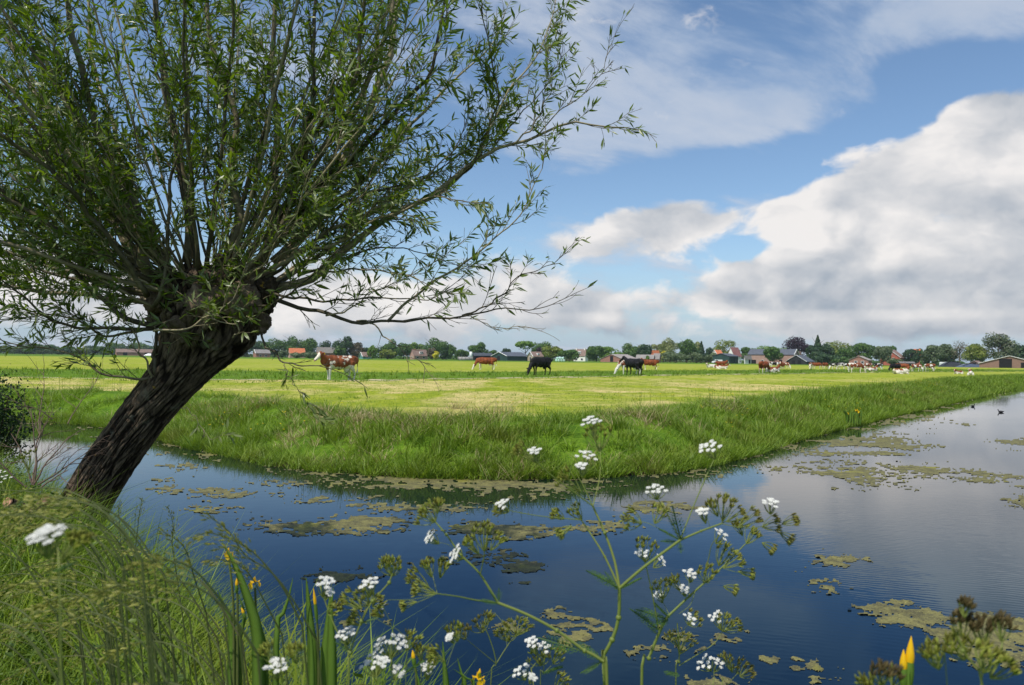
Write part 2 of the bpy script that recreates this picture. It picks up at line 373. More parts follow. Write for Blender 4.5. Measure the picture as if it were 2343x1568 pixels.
# ------------------------------------------------------------------ water
mb = MB(); wx = SH(120, 2500, 5); wy = np.r_[-6, np.linspace(0, 60, 40), 80, 120, 250, 600, 1500, 2500]
X, Y = np.meshgrid(wx, wy); i = (np.arange(len(wy) - 1)[:, None] * len(wx) + np.arange(len(wx) - 1)[None]).ravel()
mb.add(np.c_[X.ravel(), Y.ravel(), 0 * X.ravel()], np.c_[i, i + 1, i + len(wx) + 1, i + len(wx)])
m, q = mat('canal_water'); P = q.n('ShaderNodeNewGeometry', _out=0)
Pm = q.mapping(P, (0, 0, 0), (0, 0, -.35), (1.0, 2.6, 1), 'POINT')
patch = q.ss(q.noise(P, .22, 3, .5), .42, .66)
pr = q.v('DISTANCE', P, (5.6, 7.3, 0), out=1)
patch = q.m('ADD', q.m('MULTIPLY', patch, .35), q.ss(pr, 4.8, .5, 0, 1.0))
wv_ = q.n('ShaderNodeTexWave', _out=1, _set={'wave_type': 'BANDS', 'bands_direction': 'Y'}, Vector=q.mapping(P, (0, 0, 0), (0, 0, .30), (1, 1, 1), 'POINT'), Scale=4.6, Distortion=5.5, Detail=2, Detail_Scale=.9)
h = q.m('ADD', q.m('MULTIPLY', q.noise(Pm, 3.2, 3, .5), .34), q.m('MULTIPLY', wv_, q.m('MULTIPLY', patch, .24)))
h = q.m('ADD', h, q.m('MULTIPLY', q.noise(Pm, 16, 2, .5), q.m('MULTIPLY', patch, .08)))
nm = bump(q, h, .15, .012)
F_ = q.n('ShaderNodeFresnel', IOR=1.34, Normal=nm); F2 = q.m('MULTIPLY', q.m('POWER', F_, 1.04), 1.12, clamp=True)
sh = q.n('ShaderNodeMixShader', i0=F2, i1=q.n('ShaderNodeBsdfDiffuse', Color=(.004, .009, .014)), i2=q.n('ShaderNodeBsdfGlossy', Color=q.mix(q.ss(F_, .05, .42), (.34, .68, 1.0), (1, 1, 1)), Roughness=.012, Normal=nm))
finish(q, sh)
tag(mb.build('canal_water', m), kind='structure')

# ------------------------------------------------------------------ leaning pollard willow
TD = 5.3                                          # metres from the lens
def pxr(r, Y=TD): return r / FPX * Y
willow = empty('willow_tree', at(175, 1200, TD)); willow.location.z = .6
tag(willow, 'old pollard willow with dark furrowed trunk leaning right over the canal', 'tree')
bpy.context.view_layer.update()
def rel(pts, o): return np.array([tuple(Vector(p) - o.location) for p in pts])
cl = [(95, 1330, 80), (135, 1255, 74), (172, 1200, 66), (208, 1132, 60), (249, 1064, 60), (298, 993, 59), (347, 925, 60), (388, 876, 64), (425, 826, 78), (452, 782, 98), (474, 742, 114), (486, 705, 120), (488, 668, 114), (484, 640, 92), (480, 618, 66), (478, 608, 8)]
cp_ = spline([at(x, y, TD) for x, y, r in cl], 420); _cd = np.r_[0, np.cumsum([math.hypot(cl[k + 1][0] - cl[k][0], cl[k + 1][1] - cl[k][1]) for k in range(len(cl) - 1)])]; cr_ = np.interp(np.linspace(0, _cd[-1], 420), _cd, [pxr(r) * .90 for x, y, r in cl])
NA = 300
T = np.gradient(cp_, axis=0); T /= np.linalg.norm(T, axis=1)[:, None]
A = np.cross(T, (0, 1., 0)); A /= np.linalg.norm(A, axis=1)[:, None]; B = np.cross(A, T)
V = np.zeros((420, NA, 3)); s_len = np.r_[0, np.cumsum(np.linalg.norm(np.diff(cp_, axis=0), axis=1))]
nz = mnoise.noise; ridge = np.zeros((420, NA))
for i in range(420):
    s = s_len[i]; hd = max(0, min(1, (s - 1.85) / .35))
    for j in range(NA):
        th = 2 * math.pi * j / NA; tw = th + s * .35
        c, s2 = math.cos(tw), math.sin(tw)
        w0 = nz((c * 1.6, s2 * 1.6, s * 1.6)) * .6
        a = nz((c * 3.8 + w0, s2 * 3.8 + w0, s * 2.3)); b = nz((c * 8 + 5 + w0 * 2, s2 * 8, s * 5 + 9)); e = nz((c * 22, s2 * 22, s * 13))
        f = nz((c * 1.3, s2 * 1.3, s * 1.1 + 4)); k = nz((c * 2.4 + 7, s2 * 2.4, s * 4.5)); k2 = nz((c * 5 + 3, s2 * 5, s * 10))
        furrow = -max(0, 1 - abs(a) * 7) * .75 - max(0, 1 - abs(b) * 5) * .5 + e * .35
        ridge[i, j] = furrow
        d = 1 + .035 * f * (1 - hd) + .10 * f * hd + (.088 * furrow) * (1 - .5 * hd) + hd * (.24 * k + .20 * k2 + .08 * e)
        r = cr_[i] * d
        V[i, j] = cp_[i] + (A[i] * math.cos(th) + B[i] * math.sin(th) * .95) * r
mb = MB(); i = np.arange(419)[:, None] * NA; j = np.arange(NA)[None]
off = np.array(willow.location)
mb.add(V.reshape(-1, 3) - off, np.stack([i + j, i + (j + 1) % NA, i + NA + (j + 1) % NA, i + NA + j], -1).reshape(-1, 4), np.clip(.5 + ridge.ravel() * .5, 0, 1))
def knob(c, r, seed):                            # gnarled stubs on the pollard head
    k, l = 40, 26; v = []
    for a in range(l + 1):
        for b in range(k):
            th, ph = 2 * math.pi * b / k, math.pi * a / l
            d = Vector((math.sin(ph) * math.cos(th), math.sin(ph) * math.sin(th), math.cos(ph)))
            v.append(Vector(c) + d * r * (1 + .35 * nz(d * 1.6 + Vector((seed, 0, 0))) + .30 * nz(d * 5 + Vector((0, seed, 0)))))
    i = np.arange(l)[:, None] * k; j = np.arange(k)[None]
    mb.add(np.array([tuple(x) for x in v]) - off, np.stack([i + j, i + k + j, i + k + (j + 1) % k, i + (j + 1) % k], -1).reshape(-1, 4), RNG.uniform(.3, .9))
for n_, (x, y, r, dy) in enumerate([(378, 645, 40, -.02), (360, 690, 34, -.1), (400, 680, 36, -.12), (440, 640, 44, .05), (520, 625, 50, 0), (585, 645, 48, -.05), (600, 690, 40, .05), (610, 660, 30, -.12), (545, 690, 52, -.22), (470, 700, 56, -.26), (430, 745, 40, -.24), (590, 735, 36, 0), (360, 728, 26, 0), (385, 625, 24, .0), (500, 655, 46, -.2), (378, 845, 22, -.1)]):
    knob(at(x, y, TD + dy), pxr(r) * .8, n_ * 3.1)
m, q = mat('willow_bark'); P = q.n('ShaderNodeNewGeometry', _out=0); r = attr(q)
Pa = q.mapping(P, (0, 0, 0), (0, -.60, 0), (1, 1, .32), 'POINT')
n = q.noise(Pa, 26, 7, .7, 1.0); n3 = q.noise(P, 6, 4, .6)
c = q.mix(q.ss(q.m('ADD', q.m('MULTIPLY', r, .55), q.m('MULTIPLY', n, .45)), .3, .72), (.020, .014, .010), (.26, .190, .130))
c = q.mix(q.m('MULTIPLY', q.ss(n3, .58, .72), .5), c, (.30, .29, .21))
c = q.mix(q.m('MULTIPLY', q.ss(q.noise(P, 9, 3, .6), .69, .76), .85), c, (.42, .25, .035))
finish(q, pbsdf(q, c, .95, .1, bump(q, n, 1.0, .03))); M_bark = m
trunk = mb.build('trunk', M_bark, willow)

m, q = mat('willow_rod_bark'); P = q.n('ShaderNodeNewGeometry', _out=0); r = attr(q)
n = q.noise(P, 9, 5, .7)
finish(q, pbsdf(q, q.mix(q.ss(q.m('ADD', q.m('MULTIPLY', n, .6), q.m('MULTIPLY', r, .5)), .3, .75), (.060, .048, .027), (.30, .25, .15)), .6, .3)); M_rod = m
m, q = mat('willow_leaf'); r = attr(q); P = q.n('ShaderNodeNewGeometry', _out=0); bk = q.n('ShaderNodeNewGeometry', _out=6)
c = q.mix(r, (.050, .084, .010), (.165, .195, .020)); c = q.mix(q.ss(q.noise(P, 2.5, 2), .5, .7), c, (.120, .160, .032))
c = q.mix(bk, c, (.165, .205, .070))
s1 = pbsdf(q, c, .38, .5); s2 = q.n('ShaderNodeBsdfTranslucent', Color=q.mix(1.0, c, (1.5, 1.9, .5), 'MULTIPLY'))
finish(q, q.n('ShaderNodeMixShader', i0=.40, i1=s1, i2=s2)); M_wleaf = m

HEAD = at(486, 690, TD)
def wrand(a, b): return float(RNG.uniform(a, b))
NLEAF = 0
def make_branch(pts3, r0, r1, tw=16, leafy=1.0, t0=.12, tlen=(.35, .85), up=.5, bare=0.0):
    """one rod with its twigs (mesh) and its leaves (child mesh)"""
    global NLEAF
    leafy *= 1.08; n = 26; P = spline(pts3, n); Ltot = np.linalg.norm(np.diff(P, axis=0), axis=1).sum()
    for k in range(1, n): P[k] += np.array([nz((P[k][0] * 3, P[k][1] * 3, k * .3 + a * 9)) for a in range(3)]) * .030
    rad = r0 + (r1 - r0) * np.linspace(0, 1, n) ** .8
    mb = MB(); lv = MB(); tone_ = wrand(0, 1)
    mb.tube(P - off, rad, 7, rnd=tone_)
    LP, LD, LL = [], [], []
    def twig(p0, d, L, r, lvl=0):
        nonlocal LP, LD, LL
        k = 9; pts = [p0]; d = d / np.linalg.norm(d); dr = RNG.normal(0, .10, 3); 
        for a in range(k):
            d = d + dr * .35 + np.array((0, 0, .035 * up)) + RNG.normal(0, .05, 3); d /= np.linalg.norm(d)
            pts.append(pts[-1] + d * L / k)
        pts = np.array(pts); mb.tube(pts - off, np.linspace(r, .0012, k + 1), 4, False, tone_ * .6)
        if lvl == 0:
            for a in (2, 4, 5, 7):
                if wrand(0, 1) < .72:
                    dd = pts[a + 1] - pts[a]; dd /= np.linalg.norm(dd); dd = dd + RNG.normal(0, .42, 3); twig(pts[a], dd, L * wrand(.25, .5), r * .55, 1)
        nl = int(L / .0165 * leafy * wrand(.15, 1.45))
        if nl <= 0: return
        tt_ = RNG.uniform(.12, 1, nl) ** .75
        idx = tt_ * k; i0 = np.minimum(idx.astype(int), k - 1); fr = (idx - i0)[:, None]
        pp = pts[i0] * (1 - fr) + pts[i0 + 1] * fr; dd = pts[i0 + 1] - pts[i0]; dd /= np.linalg.norm(dd, axis=1)[:, None]
        side = RNG.normal(0, 1, (nl, 3)); side -= dd * (side * dd).sum(1)[:, None]; side /= np.linalg.norm(side, axis=1)[:, None]
        LP.append(pp); LD.append(dd * RNG.uniform(.5, 1.1, nl)[:, None] + side * .75 + np.array((.05, 0, -.22))); LL.append(RNG.uniform(.05, .125, nl) * (.75 + .25 * (L > .3)))
    for a in range(tw):
        t = t0 + (1 - t0) * ((a + wrand(0, 1)) / tw) ** .85
        if t < bare: continue
        x = t * (n - 1); i0 = min(int(x), n - 2); p0 = P[i0] + (P[i0 + 1] - P[i0]) * (x - i0)
        d = P[i0 + 1] - P[i0]; d /= np.linalg.norm(d)
        s = RNG.normal(0, 1, 3); s -= d * s.dot(d); s /= np.linalg.norm(s)
        twig(p0, d + s * wrand(.35, .75) + np.array((0, 0, .25 * up)), wrand(*tlen) * (1.1 - .5 * t), max(.0026, .3 * rad[i0]) if rad[i0] < .02 else .006)
    d = P[-1] - P[-2]; twig(P[-1], d, wrand(.2, .4), r1)
    br = mb.build('branch', M_rod, willow)
    if LP:
        LP = np.concatenate(LP); LD = np.concatenate(LD); LL = np.concatenate(LL); NLEAF += len(LP)
        N_ = RNG.normal(0, .6, LP.shape) + np.array((-.1, -.2, .9))
        leaves(lv, LP - off, LD, N_, LL, LL * RNG.uniform(.15, .24, len(LL)), RNG.uniform(0, 1, len(LL)), .10, .06)
        lv.build('foliage', M_wleaf, br, smooth=False)
    return br
def B_(*p): return [(605 + x * .5017, y * .5017) for x, y in p]
def A_(*p): return [(x * .5017, y * .5017) for x, y in p]
def lift(pts, dy0, dy1):
    n = len(pts); return [tuple(at(x, y, TD + dy0 + (dy1 - dy0) * i / (n - 1))) for i, (x, y) in enumerate(pts)]
traced = [
 (B_((20, 1340), (70, 1310), (200, 1280), (300, 1200), (400, 1110), (560, 990), (700, 930), (860, 830), (950, 750), (1050, 690), (1190, 640), (1270, 610), (1400, 568), (1500, 572), (1640, 580)), 0, -.2, .042, .004, 20, .7, (.2, .45)),
 (B_((20, 1370), (70, 1380), (180, 1415), (300, 1440), (420, 1465), (560, 1468), (750, 1458), (900, 1440), (1080, 1410), (1200, 1422), (1260, 1412)), -.1, -.4, .020, .003, 12, .22, (.2, .4)),
 (B_((560, 1468), (680, 1350), (830, 1250), (950, 1170), (1060, 1080), (1150, 1000), (1200, 900), (1270, 780), (1285, 680)), -.2, -.4, .013, .002, 20, .75, (.2, .42)),
 (B_((900, 1440), (1020, 1390), (1080, 1340), (1180, 1250), (1280, 1220), (1340, 1180)), -.3, -.5, .008, .002, 10, .6, (.15, .35)),
 (B_((30, 1340), (100, 1360), (250, 1370), (400, 1365), (600, 1358), (740, 1365), (800, 1345)), -.2, -.5, .012, .003, 10, .35, (.15, .35)),
 (B_((280, 1440), (380, 1420), (450, 1350), (560, 1310), (680, 1240), (800, 1180)), -.2, -.5, .008, .002, 10, .6, (.15, .35)),
 (B_((-10, 1525), (10, 1580), (90, 1650), (190, 1676), (262, 1668)), -.2, -.5, .010, .003, 4, .2, (.12, .22)),
 (B_((420, 1465), (500, 1480), (560, 1540), (610, 1580), (710, 1650), (745, 1690)), -.2, -.5, .008, .002, 6, .05, (.15, .3)),
 (B_((940, 1442), (1020, 1480), (1080, 1500), (1170, 1498)), -.35, -.5, .004, .002, 4, .0, (.1, .2)),
 (B_((90, 1660), (100, 1700), (130, 1750), (150, 1775)), -.4, -.5, .004, .0015, 3, 1.0, (.08, .15)),
 (B_((40, 1200), (200, 1020), (300, 850), (400, 650), (480, 480), (560, 300), (600, 100), (610, -60)), .1, .3, .050, .020, 16, .5, (.3, .7)),
 (B_((10, 1150), (130, 900), (250, 700), (330, 600), (420, 480), (520, 250), (560, 130), (590, -80)), -.2, -.3, .036, .014, 16, .5, (.3, .7)),
 (B_((30, 1240), (180, 1150), (350, 1100), (500, 1010), (650, 950), (760, 890), (830, 900)), -.2, -.6, .022, .003, 18, .8, (.2, .45)),
 (B_((60, 1200), (300, 950), (450, 820), (600, 640), (720, 520), (830, 400), (1000, 250), (1060, 140)), .1, .5, .030, .004, 24, .8, (.25, .6)),
 (B_((80, 1100), (280, 820), (420, 700), (560, 560), (680, 420), (760, 330), (800, 150), (830, -40)), -.1, -.4, .030, .008, 20, .7, (.25, .6)),
 (B_((60, 1100), (200, 680), (290, 540), (370, 440), (430, 240), (450, -40)), -.3, -.8, .026, .010, 14, .6, (.25, .6)),
 (B_((700, 930), (850, 850), (960, 720), (1060, 530), (1150, 370), (1250, 250), (1300, 100), (1330, -20)), 0, .3, .016, .003, 30, .95, (.2, .5)),
 (B_((860, 830), (950, 740), (1010, 600), (1060, 450), (1030, 300), (1000, 100), (990, -40)), 0, -.5, .012, .003, 24, .9, (.2, .5)),
 (B_((1240, 620), (1350, 500), (1480, 400), (1550, 300), (1580, 200)), -.2, -.3, .006, .0015, 10, .5, (.12, .3)),
 (B_((1130, 660), (1240, 560), (1300, 420), (1290, 300)), -.2, -.4, .008, .002, 14, .8, (.15, .35)),
 (B_((1000, 720), (1130, 560), (1260, 420), (1330, 300), (1360, 240)), -.1, .2, .008, .002, 14, .7, (.15, .35)),
 (B_((150, 1260), (380, 1170), (560, 1130), (700, 1150), (850, 1200)), .1, .5, .014, .002, 14, .6, (.2, .4)),
 (B_((120, 1300), (330, 1230), (520, 1240), (650, 1260), (760, 1310)), -.2, -.7, .012, .002, 12, .55, (.2, .4)),
 (B_((200, 1020), (420, 900), (600, 850), (780, 780), (900, 700)), .2, .6, .018, .003, 20, .9, (.2, .5)),
 (B_((100, 1180), (400, 1000), (560, 930), (700, 830), (860, 700), (920, 560)), -.2, -.2, .020, .003, 24, .9, (.2, .5)),
 (A_((690, 1380), (670, 1250), (610, 1020), (540, 860), (490, 720), (420, 510), (380, 340), (330, 150), (290, -60)), -.1, -.3, .046, .018, 18, .7, (.3, .7)),
 (A_((700, 1330), (650, 1120), (610, 930), (550, 720), (480, 450), (420, 280), (410, -40)), .1, .5, .030, .010, 18, .7, (.3, .7)),
 (A_((850, 1200), (860, 950), (820, 760), (790, 600), (770, 450), (740, 280), (710, -60)), .1, .2, .044, .020, 18, .7, (.3, .7)),
 (A_((700, 1400), (750, 1270), (760, 1100), (780, 850), (840, 650), (860, 450), (855, 300), (890, 200)), -.3, -.6, .020, .005, 14, .7, (.2, .5)),
 (A_((1200, 1200), (1250, 900), (1250, 500), (1240, 300), (1255, 160), (1260, -40)), .1, .2, .040, .016, 16, .7, (.3, .7)),
 (A_((1050, 1150), (1090, 1000), (1060, 800), (1080, 550), (1010, 350), (960, 150), (940, -50)), -.1, -.2, .034, .013, 16, .7, (.3, .7)),
 (A_((1180, 1230), (1270, 1000), (1350, 820), (1400, 600), (1430, 350), (1440, -40)), -.2, -.6, .030, .010, 18, .7, (.3, .7)),
 (A_((700, 1490), (560, 1440), (430, 1330), (280, 1180), (170, 1020), (60, 900), (-100, 780)), -.1, -.5, .024, .008, 20, .9, (.3, .6)),
 (A_((700, 1500), (500, 1500), (300, 1490), (190, 1430), (50, 1300), (-80, 1200)), -.1, -.7, .018, .004, 18, .9, (.25, .5)),
 (A_((715, 1465), (620, 1515), (460, 1530), (300, 1440), (120, 1440), (-60, 1460)), 0, -.5, .014, .003, 16, .7, (.2, .4)),
 (A_((700, 1720), (600, 1730), (460, 1700), (300, 1610), (120, 1570), (-40, 1540)), -.12, -.6, .012, .003, 16, .5, (.2, .4)),
 (A_((690, 1725), (640, 1600), (590, 1480), (540, 1400)), -.15, -.5, .010, .003, 6, .5, (.2, .35)),
 (A_((700, 1722), (712, 1600), (715, 1520), (705, 1440)), -.15, -.1, .018, .010, 2, .5, (.15, .3)),
 (A_((700, 1440), (560, 1200), (430, 1000), (250, 800), (100, 650), (-60, 540)), .1, .4, .030, .010, 20, .9, (.3, .6)),
 (A_((670, 1350), (540, 1150), (350, 900), (150, 720), (-60, 580)), -.3, -1.2, .024, .010, 20, .9, (.3, .6)),
 (A_((690, 1360), (520, 1050), (330, 720), (160, 420), (40, 200), (-80, 60)), .2, .8, .034, .012, 20, .9, (.3, .6)),
 (A_((700, 1340), (540, 980), (380, 640), (240, 340), (120, 60), (60, -80)), 0, -.6, .030, .012, 20, .85, (.3, .6)),
 (A_((720, 1000), (900, 1380), (940, 1460), (1020, 1470), (1100, 1420)), -.5, -.6, .007, .003, 3, .5, (.1, .25)) if False else (A_((700, 1510), (840, 1500), (960, 1440), (1040, 1380), (1080, 1310)), -.42, -.62, .010, .003, 6, .9, (.15, .3)),
 (A_((1060, 1540), (1090, 1500), (1020, 1460), (940, 1440)), -.45, -.6, .006, .003, 4, 1.0, (.1, .2)),
 (A_((830, 1860), (880, 1880), (930, 1960), (960, 2010)), -.25, -.5, .003, .0015, 2, .9, (.05, .1)),
]
for pts, d0, d1, r0_, r1_, tw, lf, tl in traced:
    make_branch(lift(pts, d0, d1), r0_ * .85, r1_, tw, lf * .82, .10, tl)
# the rest of the rods fan out of the head
for k in range(58):
    a = k / 57.0
    ang = math.radians(-88 + 150 * a + wrand(-3, 3)) - math.radians(4)      # in the picture plane, 0 = straight up
    hx = HEAD.x + .34 * math.sin(ang) + wrand(-.08, .08); hz = HEAD.z + .20 * math.cos(ang)
    dep = wrand(-.75, .75); L = wrand(2.6, 3.9) * (1 - .62 * max(0, math.degrees(ang) - 20) / 40)
    p = [Vector((hx, TD + dep * .35, hz))]
    d = Vector((math.sin(ang), dep * .7, math.cos(ang) * .9 + .05)).normalized()
    for s in range(5):
        p.append(p[-1] + d * L / 5); d = (d + Vector((wrand(-.05, .05), wrand(-.06, .06), .10 if abs(ang) > .9 else .03))).normalized()
    make_branch([tuple(x) for x in p], wrand(.007, .019), .003, int(20 * (1.0 if ang < .4 else .6)), .84 if ang < .4 else .6, .12, (.3, .65))
for k in range(26):                              # short crooked shoots that cross low around the head
    ang = math.radians(-95 + 175 * k / 25 + wrand(-6, 6)); dep = wrand(-.9, .6); L = wrand(.9, 1.9)
    p = [Vector((HEAD.x + .30 * math.sin(ang) + wrand(-.1, .1), TD + dep * .30, HEAD.z + wrand(-.12, .25)))]
    d = Vector((math.sin(ang) + wrand(-.3, .3), dep * .8, math.cos(ang) * .7 + wrand(-.1, .35))).normalized()
    for s in range(5): p.append(p[-1] + d * L / 5); d = (d + Vector((wrand(-.22, .22), wrand(-.2, .2), wrand(-.08, .26)))).normalized()
    make_branch([tuple(x) for x in p], wrand(.005, .010), .002, 11, .9, .10, (.2, .45))
print('willow leaves', NLEAF)
# young shoots clothing the head
mb = MB(); lv = MB(); LP, LD = [], []
for k in range(36):
    x, y = wrand(370, 610), wrand(610, 745); p0 = np.array(at(x, y, TD - wrand(.25, .42)))
    d = np.array((wrand(-.8, .8), -.5, wrand(-.5, .7))); L = wrand(.08, .28)
    pts = np.array([p0 + d * L * t + np.array((0, 0, -.10 * t * t * L)) for t in np.linspace(0, 1, 5)])
    mb.tube(pts - off, np.linspace(.004, .0015, 5), 4, False)
    n = int(RNG.integers(5, 12)); t = RNG.uniform(.2, 1, n)[:, None]; LP.append(p0 + d * L * t); LD.append(np.tile(d, (n, 1)) + RNG.normal(0, .6, (n, 3)))
LP = np.concatenate(LP); LD = np.concatenate(LD); LL = RNG.uniform(.05, .11, len(LP))
sh_ = tag(mb.build('head_shoots', M_rod, trunk), kind='stuff'); leaves(lv, LP - off, LD, RNG.normal(0, .5, LP.shape) + (0, -.3, .8), LL, LL * .22, RNG.uniform(0, 1, len(LL)), .1, .08)
tag(lv.build('shoot_leaves', M_wleaf, trunk, smooth=False), kind='stuff')

# ------------------------------------------------------------------ distant trees
M_T = {
 'mid': leafmat('foliage_mid_green', (0.039, 0.098, 0.018), (0.111, 0.195, 0.036), trans=.2, scale=.2),
 'dark': leafmat('foliage_dark_green', (0.018, 0.049, 0.018), (0.052, 0.104, 0.031), trans=.15, scale=.2),
 'bright': leafmat('foliage_bright_green', (0.085, 0.182, 0.023), (0.195, 0.299, 0.046), trans=.25, scale=.2),
 'pale': leafmat('foliage_pale_olive', (0.156, 0.189, 0.058), (0.280, 0.299, 0.117), trans=.25, scale=.2),
 'willow': leafmat('foliage_grey_green', (0.078, 0.117, 0.052), (0.163, 0.208, 0.098), trans=.2, scale=.2),
 'yolive': leafmat('foliage_yellow_olive', (0.111, 0.156, 0.023), (0.247, 0.280, 0.046), trans=.25, scale=.2),
 'purple': leafmat('foliage_copper_purple', (0.016, 0.010, 0.018), (0.052, 0.029, 0.042), trans=.1, scale=.2),
 'brown': leafmat('foliage_brown', (0.078, 0.072, 0.039), (0.156, 0.124, 0.072), trans=.1, scale=.2),
 'yellow': leafmat('foliage_yellow', (0.390, 0.364, 0.026), (0.715, 0.624, 0.052), trans=.2, scale=.2),
 'chest': leafmat('foliage_chestnut', (0.039, 0.065, 0.021), (0.111, 0.143, 0.065), (0.338, 0.338, 0.247), trans=.15, scale=.9),
}
M_wood = plain('tree_wood', (.10, .075, .05), .9)
M_twigg = plain('bare_twigs', (.20, .165, .13), .9)
def crown_points(kind, w, h, n, zc):
    r = RNG; out = []; nr = []
    if kind == 'cone':
        z = r.uniform(0, 1, n) ** 1.3; th = r.uniform(0, 6.28, n); rr = (1 - z) * (w / 2) * (.75 + .3 * r.uniform(0, 1, n) + .12 * np.sin(z * 40)) + .15
        return np.c_[rr * np.cos(th), rr * np.sin(th), z * h + zc], np.c_[np.cos(th), np.sin(th), .5 + 0 * z]
    nl = {'round': 13, 'tall': 14, 'bush': 9, 'weep': 12, 'bare': 10, 'flat': 11, 'low': 10}.get(kind, 12)
    for k in range(nl):
        if k == 0: c = np.array((0, 0, zc + h * .5)); s = np.array((w * .33, w * .33, h * .36))
        else:
            u = r.normal(0, 1, 3); u /= np.linalg.norm(u); u[2] = u[2] * .95 + .05
            if kind == 'weep': u[2] = u[2] * .8 - .1
            if kind == 'flat': u[2] = abs(u[2]) * .7 - .1
            c = np.array((u[0] * w * .30, u[1] * w * .30, zc + h * .5 + u[2] * h * .32)); a = r.uniform(.15, .25)
            s = np.array((w * a, w * a, min(h, w * 1.1) * a * r.uniform(.7, 1.1)))
        m = n // nl; v = r.normal(0, 1, (m, 3)); v /= np.linalg.norm(v, axis=1)[:, None]
        rad = r.uniform(.62, 1.08, m)[:, None] ** .7
        out.append(c + v * s * rad); nr.append(v)
    P = np.concatenate(out); N = np.concatenate(nr); P[:, 2] = np.maximum(P[:, 2], zc * .6 + .2)
    return P, N
def clumps(mb, P, N, size):
    n = len(P); a = RNG.normal(0, .55, (n, 3)) + N; a /= np.linalg.norm(a, axis=1)[:, None]
    t = np.cross(a, RNG.normal(0, 1, (n, 3))); t /= np.linalg.norm(t, axis=1)[:, None]; b = np.cross(a, t)
    s = size * RNG.uniform(.5, 1.2, n)[:, None]
    V = np.stack([P + t * s, P + b * s * .6 + t * s * .1, P - t * s * .8 + b * s * .2, P - b * s * .7 - t * s * .1, ], 1)
    F = np.arange(n)[:, None] * 4 + np.arange(4)[None]
    mb.add(V.reshape(-1, 3), F, np.repeat(RNG.uniform(0, 1, n), 4))
def far_tree(cx, w, top, Y, col, kind, label, name='deciduous_tree', group=None, cat='tree', basez=FIELD, clear=.03, dens=1.0):
    base = at(cx, hor(cx), Y); base.z = basez; zt = at(cx, top, Y).z; H = zt - basez; W = w / FPX * Y * 1.32
    e = empty(name, base); tag(e, label, cat, group)
    c0 = 0 if kind in ('bush', 'low') else H * (clear if kind not in ('cone', 'weep') else .05)
    if kind == 'flat': c0 = H * .45
    n = int(np.clip(W * H * 30, 600, 4200) * dens); 
    if kind == 'bare': n = int(n * .14)
    P, N = crown_points(kind, W, H - c0, n, c0)
    mb = MB(); clumps(mb, P, N, .58 * (Y / 500) ** .5 * (1 if kind != 'bare' else .7)); mb.build('crown', M_T[col], e, smooth=False)
    if kind in ('bush', 'low'):
        mb = MB()
        for k in range(5): a = k * 1.26; mb.tube([(0, 0, -.2), (W * .1 * math.cos(a), W * .1 * math.sin(a), H * .3), (W * .25 * math.cos(a), W * .25 * math.sin(a), H * .7)], [.12, .08, .03], 5)
        mb.build('stem', M_wood, e); return e
    mb = MB(); tr = max(.18, H * .022)
    mb.tube([(0, 0, -.3), (.1, 0, H * .3), (0, .1, H * .62), (0, 0, H * .85)], [tr * 1.3, tr, tr * .6, tr * .15], 7)
    nb = 26 if kind == 'bare' else 8
    for k in range(nb):
        a = k * 2.4; z0 = H * (wrand(.2, .65)); rr = W * wrand(.25, .46); z1 = min(H * .97, z0 + H * wrand(.15, .4))
        mb.tube([(0, 0, z0), (rr * .5 * math.cos(a), rr * .5 * math.sin(a), (z0 + z1) / 2 + .1 * H * .3), (rr * math.cos(a), rr * math.sin(a), z1)], [tr * .5, tr * .3, tr * .06], 5)
    mb.build('trunk', M_wood if kind != 'bare' else M_twigg, e)
    return e
HZ = 'trees of the hazy far line left of the willow'
hz_l = 'small blue-green tree in the hazy far tree line left of the leaning trunk'
for cx, w, top, c in [(-14, 34, 790, 'dark'), (8, 24, 790, 'mid'), (34, 34, 793, 'willow'), (58, 26, 790, 'dark'), (77, 34, 786, 'mid'), (99, 30, 795, 'willow'), (118, 28, 788, 'mid'), (140, 30, 796, 'dark'), (166, 34, 792, 'mid'), (192, 30, 796, 'willow'), (216, 34, 789, 'dark'),
                      (240, 30, 792, 'mid'), (262, 40, 782, 'mid'), (290, 34, 788, 'dark'), (318, 44, 785, 'mid'), (350, 40, 790, 'dark'), (384, 44, 784, 'mid'), (420, 40, 788, 'dark')]:
    far_tree(cx, w * 1.15, top, wrand(640, 720), c, 'round', hz_l, group=HZ, clear=.05, dens=.8)
